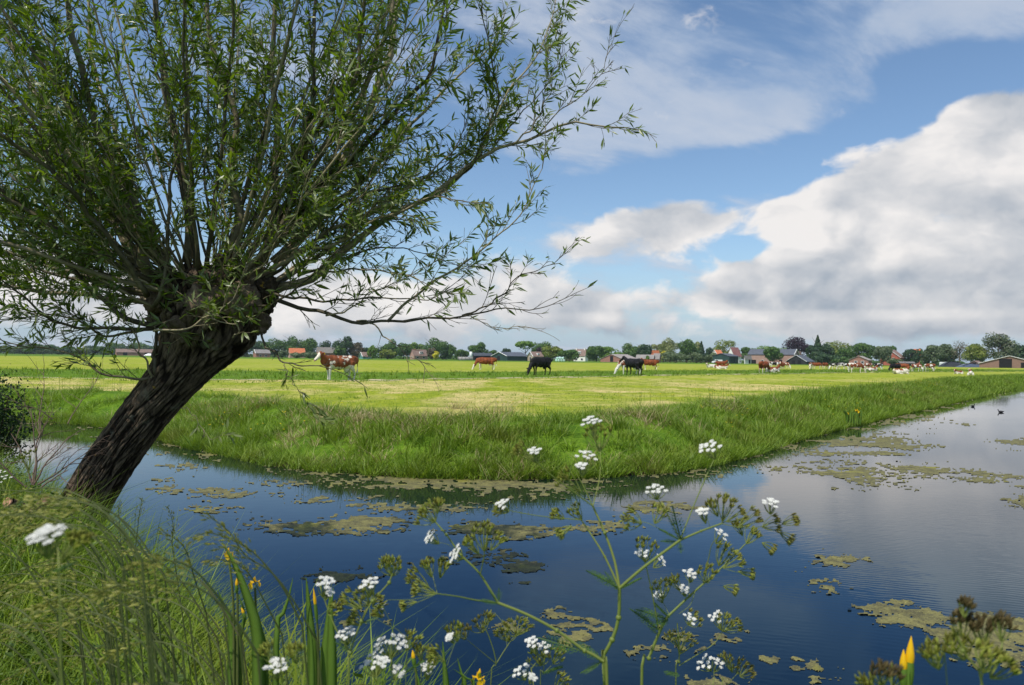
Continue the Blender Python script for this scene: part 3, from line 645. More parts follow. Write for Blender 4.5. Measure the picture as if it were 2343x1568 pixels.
TREES = [
 (470, 46, 783, 560, 'mid', 'round', 'broad green tree just visible right behind the willow trunk, below its head'),
 (515, 46, 780, 560, 'dark', 'round', 'dark green tree between the willow trunk and the grey-roofed gabled cottage'),
 (552, 40, 786, 560, 'mid', 'round', 'low green tree behind the left corner of the grey-roofed gabled cottage'),
 (590, 46, 779, 540, 'dark', 'round', 'dark green tree rising behind the small grey-roofed gabled cottage'),
 (628, 50, 777, 540, 'mid', 'round', 'rounded green tree between the grey-roofed cottage and the orange-roofed barn'),
 (672, 50, 766, 540, 'mid', 'tall', 'tallest green tree of the clump standing behind the orange-roofed barn'),
 (708, 40, 774, 540, 'mid', 'round', 'green tree right of the tallest one behind the orange-roofed barn'),
 (740, 32, 776, 560, 'dark', 'round', 'dark rounded tree behind the long faded barn roof above the standing cow'),
 (763, 20, 787, 560, 'dark', 'round', 'small dark tree squeezed left of the tall blackish tree'),
 (787, 44, 765, 500, 'dark', 'tall', 'tall blackish green tree with a pointed top above the standing cow'),
 (816, 28, 784, 500, 'brown', 'round', 'brown leaved tree leaning against the tall blackish green tree'),
 (776, 22, 791, 470, 'mid', 'round', 'small fresh green tree in front of the tall blackish one'),
 (645, 24, 801, 430, 'willow', 'bush', 'grey-green pollard willow left in front of the orange-roofed barn'),
 (678, 24, 804, 425, 'willow', 'bush', 'grey-green pollard willow standing right before the orange-roofed barn'),
 (708, 36, 802, 430, 'willow', 'bush', 'wide grey-green pollard willow between orange barn and the standing cow'),
 (833, 16, 790, 520, 'dark', 'tall', 'slim dark tree above the little teal and white house'),
 (851, 22, 789, 430, 'bright', 'tall', 'fresh green upright tree right of the little teal and white house'),
 (872, 24, 786, 500, 'mid', 'round', 'green tree right behind the fresh green upright tree'),
 (895, 30, 778, 520, 'mid', 'tall', 'taller green tree in the middle of the farmyard clump left of the pinkish cottage'),
 (886, 36, 800, 440, 'yolive', 'bush', 'olive green low tree in the farmyard left of the pinkish cottage'),
 (923, 36, 784, 520, 'mid', 'round', 'rounded green tree left behind the pinkish cottage'),
 (953, 32, 781, 530, 'bright', 'round', 'light green tree directly behind the roof of the pinkish cottage'),
 (988, 50, 772, 520, 'mid', 'tall', 'highest green tree right behind the pinkish cottage'),
 (1020, 36, 782, 500, 'mid', 'round', 'green tree at the right end of the clump beside the pinkish cottage'),
 (988, 18, 797, 440, 'brown', 'round', 'small reddish brown tree right of the pinkish cottage'),
 (996, 13, 801, 420, 'yellow', 'tall', 'small bright yellow tree right of the pinkish cottage'),
 (1013, 20, 799, 425, 'dark', 'round', 'small dark round tree beside the bright yellow tree'),
 (1056, 30, 800, 520, 'mid', 'round', 'low green tree left of the silo, above a grey wall'),
 (1093, 36, 783, 480, 'mid', 'round', 'round green tree standing behind the silo and open black barn'),
 (1128, 26, 801, 500, 'mid', 'round', 'low green tree behind the open black barn'),
 (1158, 20, 796, 500, 'dark', 'round', 'small dark green tree above the roof of the dark green shed'),
 (1201, 38, 777, 470, 'bright', 'flat', 'umbrella shaped light green tree on bare stems above the black grazing cow'),
 (1238, 42, 781, 500, 'mid', 'round', 'green tree between the umbrella shaped tree and the weeping willow'),
 (1236, 20, 794, 460, 'purple', 'round', 'small purple-black tree behind the cottage with white gable boards'),
 (1263, 44, 786, 440, 'yolive', 'weep', 'yellow-olive weeping willow right of the black grazing cow'),
 (1302, 42, 798, 430, 'mid', 'round', 'low dark-stemmed orchard tree left of the white dormer house'),
 (1364, 40, 786, 440, 'mid', 'round', 'round green tree right of the white dormer house'),
 (1398, 50, 792, 470, 'bright', 'round', 'spreading light green tree behind the long red brick barn'),
 (1443, 38, 785, 470, 'mid', 'round', 'green tree above the right end of the long red brick barn'),
 (1440, 16, 777, 540, 'pale', 'tall', 'thin pale treetop poking above the trees behind the red brick barn'),
 (1475, 28, 787, 450, 'dark', 'round', 'dark green tree behind the low barn with a curved roof'),
 (1471, 36, 781, 540, 'pale', 'tall', 'pale olive tree behind the dark one over the curved-roof barn'),
 (1502, 28, 781, 540, 'pale', 'tall', 'pale beige-green tree above the orange-roofed house amid trees'),
 (1532, 44, 775, 520, 'pale', 'tall', 'large pale olive tree right of the orange-roofed house amid trees'),
 (1570, 38, 772, 470, 'mid', 'tall', 'tall green tree between the pale olive tree and the slim dark conifer'),
 (1594, 24, 777, 540, 'pale', 'tall', 'pale tree half hidden left of the slim dark conifer'),
 (1623, 26, 796, 520, 'dark', 'round', 'dark low tree between slim conifer and white gabled orange roof'),
 (1545, 64, 804, 415, 'willow', 'low', 'broad grey-green thicket of willows below the tall green tree'),
 (1592, 38, 806, 412, 'willow', 'low', 'grey-green willow bush at the foot of the slim dark conifer'),
 (1517, 14, 801, 430, 'yellow', 'round', 'little yellow-flowering shrub by the orange-roofed house amid trees'),
 (1481, 8, 814, 400, 'bright', 'tall', 'tiny fresh green sapling before the curved-roof barn'),
 (1629, 24, 807, 420, 'willow', 'bush', 'grey-green shrub left of the dark green corrugated shed'),
 (1658, 56, 775, 540, 'yolive', 'tall', 'broad yellow-green tree behind the steep dark red roof'),
 (1711, 34, 793, 520, 'mid', 'round', 'green tree between steep dark red roof and large brick barn'),
 (1765, 78, 788, 530, 'bright', 'round', 'wide bright green tree rising behind the ridge of the large brick barn'),
 (1767, 38, 790, 392, 'mid', 'weep', 'tall bushy tree standing in front of the large brick barn'),
 (1825, 50, 769, 470, 'purple', 'round', 'large purple-black copper beech behind the large brick barn'),
 (1858, 26, 787, 440, 'dark', 'round', 'dark green tree at the left foot of the tall conifer'),
 (1891, 28, 787, 440, 'dark', 'round', 'dark green tree at the right foot of the tall conifer'),
 (1914, 48, 774, 520, 'yolive', 'tall', 'yellow-green tree behind the dark trees right of the tall conifer'),
 (1934, 34, 793, 450, 'mid', 'round', 'green tree between yellow-green tree and weeping tree over the brick cottage'),
 (1970, 52, 780, 420, 'mid', 'weep', 'round weeping green tree behind the small brick cottage with two windows'),
 (1895, 50, 808, 400, 'dark', 'low', 'dark thicket at the foot of the tall conifer'),
 (1932, 44, 816, 395, 'mid', 'low', 'tangled low thicket left of the small brick cottage with two windows'),
 (2018, 36, 786, 395, 'willow', 'bush', 'bushy grey-green tree right of the small brick cottage with two windows'),
 (2036, 30, 788, 440, 'mid', 'round', 'green tree behind the bushy grey-green one near the red gabled house'),
 (2046, 26, 819, 385, 'willow', 'low', 'low grey-green shrub before the red gabled house'),
 (2085, 34, 796, 400, 'dark', 'round', 'dark round tree between red gabled house and bright orange roof'),
 (2104, 18, 797, 480, 'mid', 'round', 'small green tree peeking above the bright orange roof'),
 (2117, 18, 800, 385, 'chest', 'round', 'dark tree sprinkled with white blossom right of the bright orange roof'),
 (2137, 36, 786, 380, 'willow', 'tall', 'large grey-green tree, left of a pair, over the long dark shed'),
 (2162, 30, 785, 384, 'willow', 'tall', 'large grey-green tree, right of a pair, left of the half-bare brown tree'),
 (2178, 20, 790, 400, 'dark', 'tall', 'dark narrow tree behind the half-bare brown tree'),
 (2236, 54, 780, 360, 'yolive', 'weep', 'olive weeping willow left of the big dark chestnut'),
 (2283, 64, 761, 350, 'chest', 'tall', 'big dark chestnut with pale candles towering above the right-hand barn'),
 (2334, 40, 788, 380, 'dark', 'round', 'dark round tree at the right edge behind the brick barn'),
 (2380, 50, 778, 380, 'mid', 'round', 'green tree outside the corner of the right-hand barn'),
 (2330, 60, 815, 350, 'dark', 'low', 'dark low thicket behind the roof of the right-hand barn')]
for t in TREES: far_tree(*t)
far_tree(1604, 18, 782, 430, 'dark', 'cone', 'slim dark conifer among pale trees left of the white gabled orange roof', name='conifer_tree')
far_tree(1870, 28, 768, 430, 'dark', 'cone', 'tall pointed conifer right of the purple-black copper beech', name='conifer_tree')
far_tree(2194, 38, 777, 370, 'brown', 'bare', 'half-bare brown tree showing its twigs over the black silage heap')
# hedgerow growth that closes the gaps at the foot of the tree line
mb = MB()
for x0, x1, Yh, hh in [(-60, 560, 720, 3.4), (560, 830, 560, 3.5), (830, 1060, 560, 3.2), (1040, 1330, 560, 3.0), (1330, 1640, 560, 4.5), (1640, 1860, 560, 4), (1850, 2350, 455, 3.8)]:
    n = int((x1 - x0) * 11); px = RNG.uniform(x0, x1, n); Yj = Yh + RNG.uniform(-4, 4, n)
    X = (px - CX) / FPX * Yj; z = FIELD + RNG.uniform(0, 1, n) * hh * (.7 + .3 * np.sin(px * .11) * np.sin(px * .037 + 1))
    clumps(mb, np.c_[X, Yj, z], np.tile((0, -.6, .6), (n, 1)), .75)
tag(mb.build('hedge_undergrowth', M_T['mid'], smooth=False), kind='stuff')

# ------------------------------------------------------------------ farm buildings
def brickm(name, c, sc=2.0):
    m, q = mat(name); P = q.n('ShaderNodeTexCoord', _out=3); n = q.noise(P, 1.3, 5, .7)
    b = q.nt.nodes.new('ShaderNodeTexBrick'); q.nt.links.new(q.comb(q.m('ADD', q.sep(P)[0], q.sep(P)[1]), q.sep(P)[2]), b.inputs[0])
    b.inputs['Scale'].default_value = sc; b.inputs['Color1'].default_value = (*c, 1); b.inputs['Color2'].default_value = (*[x * .75 for x in c], 1); b.inputs['Mortar'].default_value = (*[min(1, x * 1.35) for x in c], 1)
    finish(q, pbsdf(q, q.mix(q.ss(n, .3, .7), b.outputs[0], tuple(x * .8 for x in c)), .9, .1)); return m
def corr(name, c, freq=9, rough=.6):
    m, q = mat(name); P = q.n('ShaderNodeTexCoord', _out=3); n = q.noise(P, .8, 5, .7)
    w = q.m('SINE', q.m('MULTIPLY', q.sep(P)[0], freq))
    col = q.mix(q.ss(n, .35, .7), c, tuple(min(1, x * 1.35) for x in c)); finish(q, pbsdf(q, col, rough, .3, bump(q, w, .3, .05))); return m
W_ = {'brick': brickm('wall_brick', (.36, .185, .14)), 'pink': brickm('wall_pale_brick', (.45, .29, .24)), 'red': brickm('wall_red_brick', (.46, .15, .10)), 'white': plain('wall_white', (.80, .78, .73), .8, .06), 'dgreen': corr('wall_dark_green', (.022, .050, .042)),
      'black': corr('wall_black', (.025, .026, .027)), 'grey': plain('wall_grey', (.33, .31, .30), .9), 'teal': corr('wall_teal', (.10, .25, .24)), 'tan': brickm('wall_tan_brick', (.42, .34, .24)), 'bbrick': brickm('wall_brown_brick', (.27, .17, .135))}
RF = {'grey': corr('roof_grey', (.22, .20, .19)), 'slate': corr('roof_slate', (.085, .095, .115)), 'orange': corr('roof_orange_tile', (.55, .17, .075), 5), 'brown': corr('roof_brown_tile', (.20, .135, .11), 5), 'dred': corr('roof_dark_red', (.22, .095, .085), 5), 'asb': corr('roof_weathered', (.30, .26, .235))}
M_glass = plain('window_glass', (.03, .035, .045), .12, .1, spec=.6); M_trim = plain('white_trim', (.82, .82, .80), .6, .05); M_dark = plain('dark_opening', (.012, .012, .013), .9); M_steel = plain('steel', (.45, .46, .46), .4, .1)
def building(name, label, cat, x0, x1, yr, ye, Y, gf, side, wall, roof, wins=(), doors=(), chim=(), trim=False, dorm=(), ang=34):
    """gf: share of the seen width that is the gable wall, side: -1 gable on the left, 1 on the right. wins/doors: (face 'g'|'f', u, z, w, h) in metres"""
    cx = (x0 + x1) / 2; sc = Y / FPX; Wm = (x1 - x0) * sc; H = at(cx, yr, Y).z - FIELD; He = at(cx, ye, Y).z - FIELD
    a = math.radians(ang if gf < .97 else 88)
    if gf <= .03: L, G_, a = Wm, 8.0, math.radians(3)
    elif gf >= .97: L, G_, a = 10.0, Wm, math.radians(87)
    else: L = Wm * (1 - gf) / math.cos(a); G_ = Wm * gf / math.sin(a)
    # local frame: length along x (front face towards -y), gable at x = side * L / 2
    e = empty(name, (0, 0, 0)); rz = -a * side * -1
    e.rotation_euler = (0, 0, a * side * -1) ; 
    e.rotation_euler = (0, 0, -side * a)
    c = at(cx, hor(cx), Y); e.location = (c.x, c.y + 5, FIELD - .05); tag(e, label, cat)
    l, w = L / 2, G_ / 2; mb = MB()
    V = [(-l, -w, 0), (l, -w, 0), (l, w, 0), (-l, w, 0), (-l, -w, He), (l, -w, He), (l, w, He), (-l, w, He), (-l, 0, H - .12), (l, 0, H - .12)]
    mb.add(V, [(0, 1, 5, 4), (2, 3, 7, 6)]); k = mb.n - 10
    mb.F.append(np.array([(1, 2, 6, 9, 5), (3, 0, 4, 8, 7)]) + k); mb.build('wall', W_[wall], e, smooth=False)
    ov = .35; th = .14; sl = (H - He) / w; mb = MB()
    for s in (-1, 1):
        y1 = s * (w + ov); z1 = He - ov * sl
        q_ = [(-l - ov, y1, z1), (l + ov, y1, z1), (l + ov, 0, H), (-l - ov, 0, H)]
        V = q_ + [(x, y, z + th) for x, y, z in q_]
        f = [(0, 3, 2, 1), (4, 5, 6, 7), (0, 1, 5, 4), (1, 2, 6, 5), (3, 0, 4, 7)]
        mb.add(V, f if s == -1 else [t[::-1] for t in f])
    ro = mb.build('roof', RF[roof], e, smooth=False)
    if trim:
        for sx in (side,):
            mb = MB(); X = sx * (l + ov + .06)
            for s in (-1, 1):
                p0 = np.array((X, s * (w + ov), He - ov * sl)); p1 = np.array((X, 0, H))
                mb.tube([p0 + (0, 0, .06), p1 + (0, 0, .1)], .17 if trim is True else trim, 4)
            mb.build('gable_board', M_trim, e, smooth=False)
    for cx_, hc in chim:
        mb = MB(); mb.box((cx_ * l, 0, H + hc / 2 - .3), (.8, .8, hc + .6)); mb.build('chimney', W_['brick' if wall != 'white' else 'white'], ro, smooth=False)
    def opening(kind, face, u, z, ww, hh, m_):
        f = MB(); p = MB()
        if face == 'g': X = side * (l + .03); c3, d3, pc, pd = (X, u * w, z), (.10, ww + .25, hh + .25), (X + side * .06, u * w, z), (.05, ww, hh)
        else: c3, d3, pc, pd = (u * l, -w - .03, z), (ww + .25, .10, hh + .25), (u * l, -w - .09, z), (ww, .05, hh)
        f.box(c3, d3); o = f.build(kind, M_trim if kind == 'window' else (M_dark if m_ is M_dark else M_wood), e, smooth=False)
        p.box(pc, pd); p.build('pane' if kind == 'window' else 'panel', m_, o, smooth=False)
    for w_ in wins: opening('window', *w_, M_glass)
    for d_ in doors: opening('door', *d_, M_dark)
    for u, wd in dorm:
        mb = MB(); y_ = -w * .62; z_ = He + (H - He) * .45
        mb.box((u * l, y_, z_), (wd, w * .55, (H - He) * .42)); d = mb.build('dormer', M_trim, e, smooth=False)
        for k in (-.25, .25):
            p = MB(); p.box((u * l + k * wd, y_ - w * .275 - .03, z_), (wd * .32, .06, (H - He) * .26)); p.build('pane', M_glass, d, smooth=False)
    return e
bl = building
bl('farm_shed', 'long grey-roofed farm shed far off, left of the willow trunk', 'shed', 266, 350, 799, 806, 620, .12, -1, 'brick', 'brown', doors=[('f', -.6, 1.4, 3, 2.4), ('f', .4, 1.4, 3, 2.4)])
bl('cottage', 'small grey-roofed brick cottage, its gable left, right of the willow trunk', 'house', 573, 613, 800, 808, 520, .34, -1, 'brick', 'grey', wins=[('g', 0, 3.4, 1, 1), ('f', .4, 1.3, 1.4, 1), ('f', -.4, 1.3, 1.4, 1)], trim=True)
bl('barn', 'barn with bright orange tiled roof behind grey-green pollard willows', 'barn', 655, 692, 797, 807, 500, .22, -1, 'pink', 'orange', doors=[('f', 0, 1.5, 2.5, 2.8)])
bl('barn', 'long barn with faded grey and orange roof above the standing cow', 'barn', 722, 764, 795, 805, 510, .1, -1, 'brick', 'asb', wins=[('f', 0, 1.5, 2, 1)])
bl('house', 'little house with teal shed wall and white trimmed gable beside the fresh green tree', 'house', 818, 846, 806, 815, 460, .4, -1, 'teal', 'brown', wins=[('g', 0, 2.4, .9, .9), ('f', .1, 1.2, 1.2, 1)], trim=True)
bl('cottage', 'pinkish cottage with hipped brown roof and dormer amid trees', 'house', 935, 976, 800, 813, 440, .3, -1, 'pink', 'brown', wins=[('f', -.5, 1.3, 1.3, 1), ('f', .4, 1.3, 1.3, 1), ('g', 0, 1.4, 1, 1)], dorm=[(.1, 2.0)], chim=[(-.6, .5)])
bl('open_barn', 'low black open-fronted barn right of the pale silo', 'barn', 1081, 1124, 808, 812, 420, .06, -1, 'black', 'slate', doors=[('f', -.7, 1.4, 2.2, 2.4), ('f', -.25, 1.4, 2.2, 2.4), ('f', .25, 1.4, 2.2, 2.4), ('f', .7, 1.4, 2.2, 2.4)])
bl('farm_shed', 'dark green gabled shed with white roof edge left of the black grazing cow', 'shed', 1124, 1210, 806, 815, 410, .42, -1, 'dgreen', 'slate', doors=[('g', .1, 1.3, 2.4, 2.4)], trim=True)
bl('cottage', 'brown-roofed cottage with white gable boards just above the black grazing cow', 'house', 1207, 1243, 805, 815, 405, .36, -1, 'tan', 'brown', wins=[('g', 0, 1.6, 1.2, 1.4), ('g', 0, 3.4, .8, .8), ('f', 0, 1.3, 1.4, 1)], trim=True, dorm=[(.1, 1.2)])
bl('house', 'tall white house with steep brown roof, white dormer and two chimneys', 'house', 1313, 1346, 799, 813, 500, .22, 1, 'white', 'brown', wins=[('f', -.5, 1.4, 1.6, 1.2), ('f', .45, 1.4, 1.6, 1.2), ('f', -.1, 3.4, 1.2, .9), ('g', .1, 3.4, 1, 1)], dorm=[(-.05, 2.4)], chim=[(-.7, .7), (.7, .7)])
bl('barn', 'long red brick barn with weathered roof and open door in its left gable', 'barn', 1377, 1462, 811, 822, 390, .52, -1, 'brick', 'asb', doors=[('g', -.02, 1.8, 1.9, 2.8)], wins=[('f', -.3, 1.2, 1, .6), ('f', .4, 1.2, 1, .6)], ang=40)
bl('barn', 'low dark barn with grey roof right of the long red brick barn', 'barn', 1460, 1500, 812, 819, 400, .12, 1, 'brick', 'grey', doors=[('f', -.4, 1.2, 2, 2)])
bl('house', 'orange-roofed house half hidden amid trees above the brown cow', 'house', 1485, 1513, 802, 811, 460, .1, -1, 'red', 'orange', wins=[('f', -.4, 3, 1, 1), ('f', .3, 3, 1, 1)])
bl('farm_shed', 'small grey-roofed brick lean shed beside the broad grey-green thicket', 'shed', 1499, 1515, 809, 819, 398, .3, 1, 'brick', 'grey', doors=[('f', 0, 1.2, 1.2, 2)])
bl('house', 'house with white gable and small orange roof left of the steep dark red roof', 'house', 1634, 1658, 801, 809, 470, .3, -1, 'white', 'orange', wins=[('g', 0, 3.8, .9, .9), ('f', 0, 4.6, 1, .8)], trim=True)
bl('house', 'house with steep dark red roof and tall white gable behind the green shed', 'house', 1669, 1701, 795, 814, 440, .36, -1, 'white', 'dred', wins=[('g', -.2, 4.2, .9, 1), ('g', .2, 4.2, .9, 1), ('f', .6, 1.4, 1, 1)])
bl('farm_shed', 'dark green corrugated shed with low gable behind the white van', 'shed', 1637, 1694, 809, 815, 390, .5, -1, 'dgreen', 'slate', doors=[('f', .1, 1.7, .3, 2.2)], ang=42)
bl('outbuilding', 'white flat outbuilding built against the left end of the large brick barn', 'shed', 1707, 1727, 814, 817, 388, .04, -1, 'white', 'grey', doors=[('f', .5, 1.3, 1.2, 2.0)])
bl('barn', 'large brick barn with long slate roof and white-edged gable on its right', 'barn', 1723, 1828, 799, 811, 400, .22, 1, 'pink', 'slate', doors=[('f', -.78, 1.2, 3.4, 1.8), ('f', .45, 1.3, 1.4, 2.2)], wins=[('f', -.35, 1.7, 1.2, .9), ('g', 0, 5.4, .9, .9)], trim=True, ang=38)
bl('house', 'plain house with brown roof peeping over the dark shed beside the copper beech', 'house', 1824, 1842, 804, 812, 430, .1, -1, 'brick', 'brown', wins=[('f', 0, 3, 1, 1)])
bl('farm_shed', 'dark slate-roofed shed with white-edged gable left of the tall conifer', 'shed', 1812, 1866, 813, 827, 380, .55, -1, 'black', 'slate', doors=[('g', -.3, 1.1, 1.8, 1.8), ('g', .3, 1.1, 1.8, 1.8)], trim=.09)
bl('cottage', 'small brick cottage with two white windows behind the grazing cows', 'house', 1957, 2003, 815, 824, 330, .66, -1, 'brick', 'asb', wins=[('g', -.4, 1.5, 1.1, 1.0), ('g', .3, 1.5, 1.1, 1.0)], ang=45, chim=[(-.9, .3)])
bl('house', 'tall red gabled house with white windows amid dark trees', 'house', 2030, 2074, 801, 818, 400, .62, -1, 'red', 'brown', wins=[('g', -.3, 3.6, 1, 1.1), ('g', .1, 3.6, 1, 1.1), ('g', -.08, 6.2, .8, .7), ('f', .3, 3, 1, 1)], trim=.09)
bl('farm_shed', 'long low dark shed with pale roof edge left of the grey-green pair of trees', 'shed', 2058, 2114, 828, 830, 350, .04, -1, 'black', 'grey', doors=[('f', -.3, .9, 1.6, 1.5)])
bl('house', 'house with steep bright orange roof rising behind blossoming shrubs', 'house', 2095, 2114, 799, 815, 420, .2, 1, 'red', 'orange', wins=[('f', 0, 2.5, 1, 1)])
bl('barn', 'wide brick barn with low gable and dark sliding door at the right edge', 'barn', 2274, 2392, 815, 832, 262, .80, -1, 'bbrick', 'brown', doors=[('g', .14, 1.7, 3.6, 3.0), ('g', -.46, 1.1, 1.8, 1.6)], trim=.08, ang=52)
bl('outbuilding', 'small brick outbuilding leaning left of the right-hand barn', 'shed', 2236, 2268, 826, 834, 280, .5, -1, 'pink', 'brown', doors=[('g', 0, 1.0, .9, 1.5)])

def rot_tag(e, x, y, Y, rz=0):
    p = at(x, hor(x), Y); e.location = (p.x, p.y, FIELD); e.rotation_euler = (0, 0, rz); return e
# silo, walls, tarps, bales, heaps
e = tag(rot_tag(empty('silo'), 1077, 0, 415), 'slim pale feed silo on legs between grey wall and open black barn', 'silo')
mb = MB(); mb.tube([(0, 0, 1.6), (0, 0, 2.2), (0, 0, 4.4), (0, 0, 4.9)], [.3, .85, .85, .3], 14); mb.build('tank', M_trim, e)
for k in range(4): mb = MB(); a = k * 1.57 + .78; mb.tube([(.7 * math.cos(a), .7 * math.sin(a), 0), (.7 * math.cos(a), .7 * math.sin(a), 2.4)], .07, 5); mb.build('leg', M_steel, e)
e = tag(rot_tag(empty('yard_wall'), 1064, 0, 412), 'low grey concrete yard wall left of the pale silo', 'wall')
mb = MB(); mb.box((0, 0, .9), (8.2, .25, 1.9)); mb.build('panel', W_['grey'], e)
for k in range(5): mb = MB(); mb.box((-4 + 2 * k, -.2, 1.0), (.25, .2, 2.1)); mb.build('post', W_['grey'], e)
e = tag(rot_tag(empty('white_tarpaulin_heap'), 346, 0, 600), 'bright white sheeted heap beside the far farm shed left of the willow trunk', 'heap')
mb = MB(); V = [(x, y, max(0, (1.9 + .12 * math.sin(x * 2 + y)) * (1 - (abs(x) / 5.4) ** 4) * (1 - (y / 3.2) ** 2))) for y in np.linspace(-3, 3, 9) for x in np.linspace(-5.4, 5.4, 22)]
i = (np.arange(8)[:, None] * 22 + np.arange(21)[None]).ravel(); mb.add(V, np.c_[i, i + 1, i + 23, i + 22]); mb.build('sheet', M_trim, e)
mb = MB(); [mb.ell((x, -3.0, .12), (.4, .4, .18), 8, 5) for x in np.linspace(-5, 5, 7)]; mb.build('tyre_weights', M_dark, e)
M_mint = plain('bale_wrap_mint', (.55, .80, .70), .35, .08, spec=.5)
bale0 = None
for k, (x, z) in enumerate([(0, 0), (1.35, 0), (2.7, 0), (4.05, 0), (.6, 1.2), (2.0, 1.2), (3.4, 1.2)]):
    if bale0 is None:
        mb = MB(); mb.tube([(0, -.6, .62), (0, -.55, .62), (0, .55, .62), (0, .6, .62)], [.5, .62, .62, .5], 16); bale0 = mb.build('silage_bale', M_mint); b = bale0
    else: b = bale0.copy(); COL.objects.link(b)
    p = at(1273, hor(1273), 392); b.location = (p.x + x - .2, p.y, FIELD + z)
    tag(b, 'round mint-wrapped silage bale in the stack left of the white dormer house', 'bale', 'mint silage bales in a stack')
def heap(px, Y, w, h, label, m_, name):
    e = tag(rot_tag(empty(name), px, 0, Y), label, 'heap'); mb = MB(); nx_, ny_ = 34, 13
    V = [(x * w / 2, y * 4, max(0, h * (1 - abs(x) ** 3.2) * (1 - y * y) ** .6 * (1 + .12 * nz((x * 4, y * 3, px))))) for y in np.linspace(-1, 1, ny_) for x in np.linspace(-1, 1, nx_)]
    i = (np.arange(ny_ - 1)[:, None] * nx_ + np.arange(nx_ - 1)[None]).ravel(); mb.add(V, np.c_[i, i + 1, i + nx_ + 1, i + nx_]); mb.build('plastic_sheet', m_, e)
    mb = MB()
    for k in range(12): x = -.85 + 1.7 * k / 11; mb.tube([(x * w / 2 + .35 * math.cos(t), -1.2 + .35 * math.sin(t), h * (1 - abs(x) ** 3.2) * .97 + .06) for t in np.linspace(0, 6.28, 9)], .10, 5, False)
    mb.build('tyres', M_dark, e); return e
heap(2176, 300, 7.6, 2.1, 'humped silage heap under black plastic before the half-bare brown tree', plain('black_plastic', (.03, .032, .035), .35, spec=.5), 'silage_heap')
heap(2224, 285, 9.6, 1.45, 'lower silage heap under shiny blue-grey plastic left of the right-hand barn', plain('blue_plastic', (.07, .09, .13), .25, spec=.6), 'silage_heap')
def van(px, Y, L, label, body, rz=0.0, name='parked_van'):
    e = tag(rot_tag(empty(name), px, 0, Y, rz), label, 'van'); mb = MB(); w = .95
    prof = [(-L / 2, .35), (-L / 2, 1.75), (-L / 2 + .25, 1.95), (L * .18, 1.98), (L * .33, 1.25), (L * .47, 1.1), (L / 2, .8), (L / 2, .35)]
    n = len(prof); V = [(x, -w, z) for x, z in prof] + [(x, w, z) for x, z in prof]
    mb.add(V, [(k, (k + 1) % n, n + (k + 1) % n, n + k) for k in range(n)]); mb.F.append(np.array([list(range(n))[::-1], list(range(n, 2 * n))]) + mb.n - 2 * n)
    mb.build('body', body, e, smooth=False)
    mb = MB(); 
    for s in (-1, 1): mb.add([(-L * .05, s * (w + .01), 1.25), (L * .29, s * (w + .01), 1.25), (L * .19, s * (w + .01), 1.75), (-L * .05, s * (w + .01), 1.75)], [(0, 1, 2, 3)])
    mb.add([(L * .335, -w * .85, 1.27), (L * .335, w * .85, 1.27), (L * .195, w * .85, 1.9), (L * .195, -w * .85, 1.9)], [(0, 1, 2, 3)]); mb.build('window', M_glass, e, smooth=False)
    for x in (-L * .32, L * .32):
        for s in (-1, 1): mb = MB(); mb.tube([(x, s * .8, .34), (x, s * .97, .34)], .34, 14); mb.build('wheel', M_dark, e)
van(1640, 372, 4.9, 'white van parked before the dark green corrugated shed', M_trim, math.pi)
van(2163, 312, 4.4, 'white van partly hidden behind the black silage heap', M_trim)
def fence(px0, px1, Y, label, h=1.2, n=9):
    a, b = at(px0, hor(px0), Y), at(px1, hor(px1), Y); e = tag(empty('post_fence', (a.x, a.y, FIELD)), label, 'fence'); L = b.x - a.x
    for k in range(n): mb = MB(); mb.tube([(L * k / (n - 1), 0, 0), (L * k / (n - 1) + wrand(-.05, .05), 0, h * wrand(.9, 1.1))], .09, 6); mb.build('post', M_wood, e)
    for z in (.5, 1.0): mb = MB(); mb.tube([(0, -.1, z * h / 1.2), (L, -.1, z * h / 1.2)], .035, 4); mb.build('rail', M_wood, e)
fence(1280, 1316, 385, 'row of wooden posts under the orchard tree by the mint bales', 1.5, 12)
fence(520, 572, 480, 'row of wooden posts left of the small grey-roofed cottage', 1.8, 12)
fence(1480, 1640, 384, 'pasture fence running along the foot of the grey-green thicket', 1.2, 22)

# ------------------------------------------------------------------ cattle
def organic(parts_fn, vox, sm=3, name='tmp'):
    mb = MB(); parts_fn(mb); o = mb.build(name, [], None)
    md = o.modifiers.new('r', 'REMESH'); md.mode = 'VOXEL'; md.voxel_size = vox
    s = o.modifiers.new('s', 'SMOOTH'); s.iterations = sm; s.factor = .6
    dg = bpy.context.evaluated_depsgraph_get(); me = bpy.data.meshes.new_from_object(o.evaluated_get(dg)); bpy.data.objects.remove(o)
    for p in me.polygons: p.use_smooth = True
    return me
def seg(mb, pts, rad, k=12, sy=1.0): mb.tube(spline(pts, 14), np.interp(np.linspace(0, 1, 14), np.linspace(0, 1, len(rad)), rad), k, True, sy=sy)
def torso(mb, z=0.0):
    for x, r, zz, ry in [(-.92, .25, 1.13, .22), (-.70, .33, 1.08, .29), (-.40, .36, 1.02, .33), (-.05, .39, .99, .37), (.30, .37, 1.01, .34), (.58, .33, 1.06, .27), (.78, .26, 1.08, .20)]:
        mb.ell((x, 0, zz + z), (.34, ry, r), 18, 12)
    mb.ell((-.86, .15, 1.28 + z), (.14, .08, .08)); mb.ell((-.86, -.15, 1.28 + z), (.14, .08, .08))       # hook bones
    mb.ell((.50, 0, 1.30 + z), (.20, .09, .10)); mb.tube([(-.95, 0, 1.33 + z), (0, 0, 1.33 + z), (.5, 0, 1.36 + z)], .06, 8)
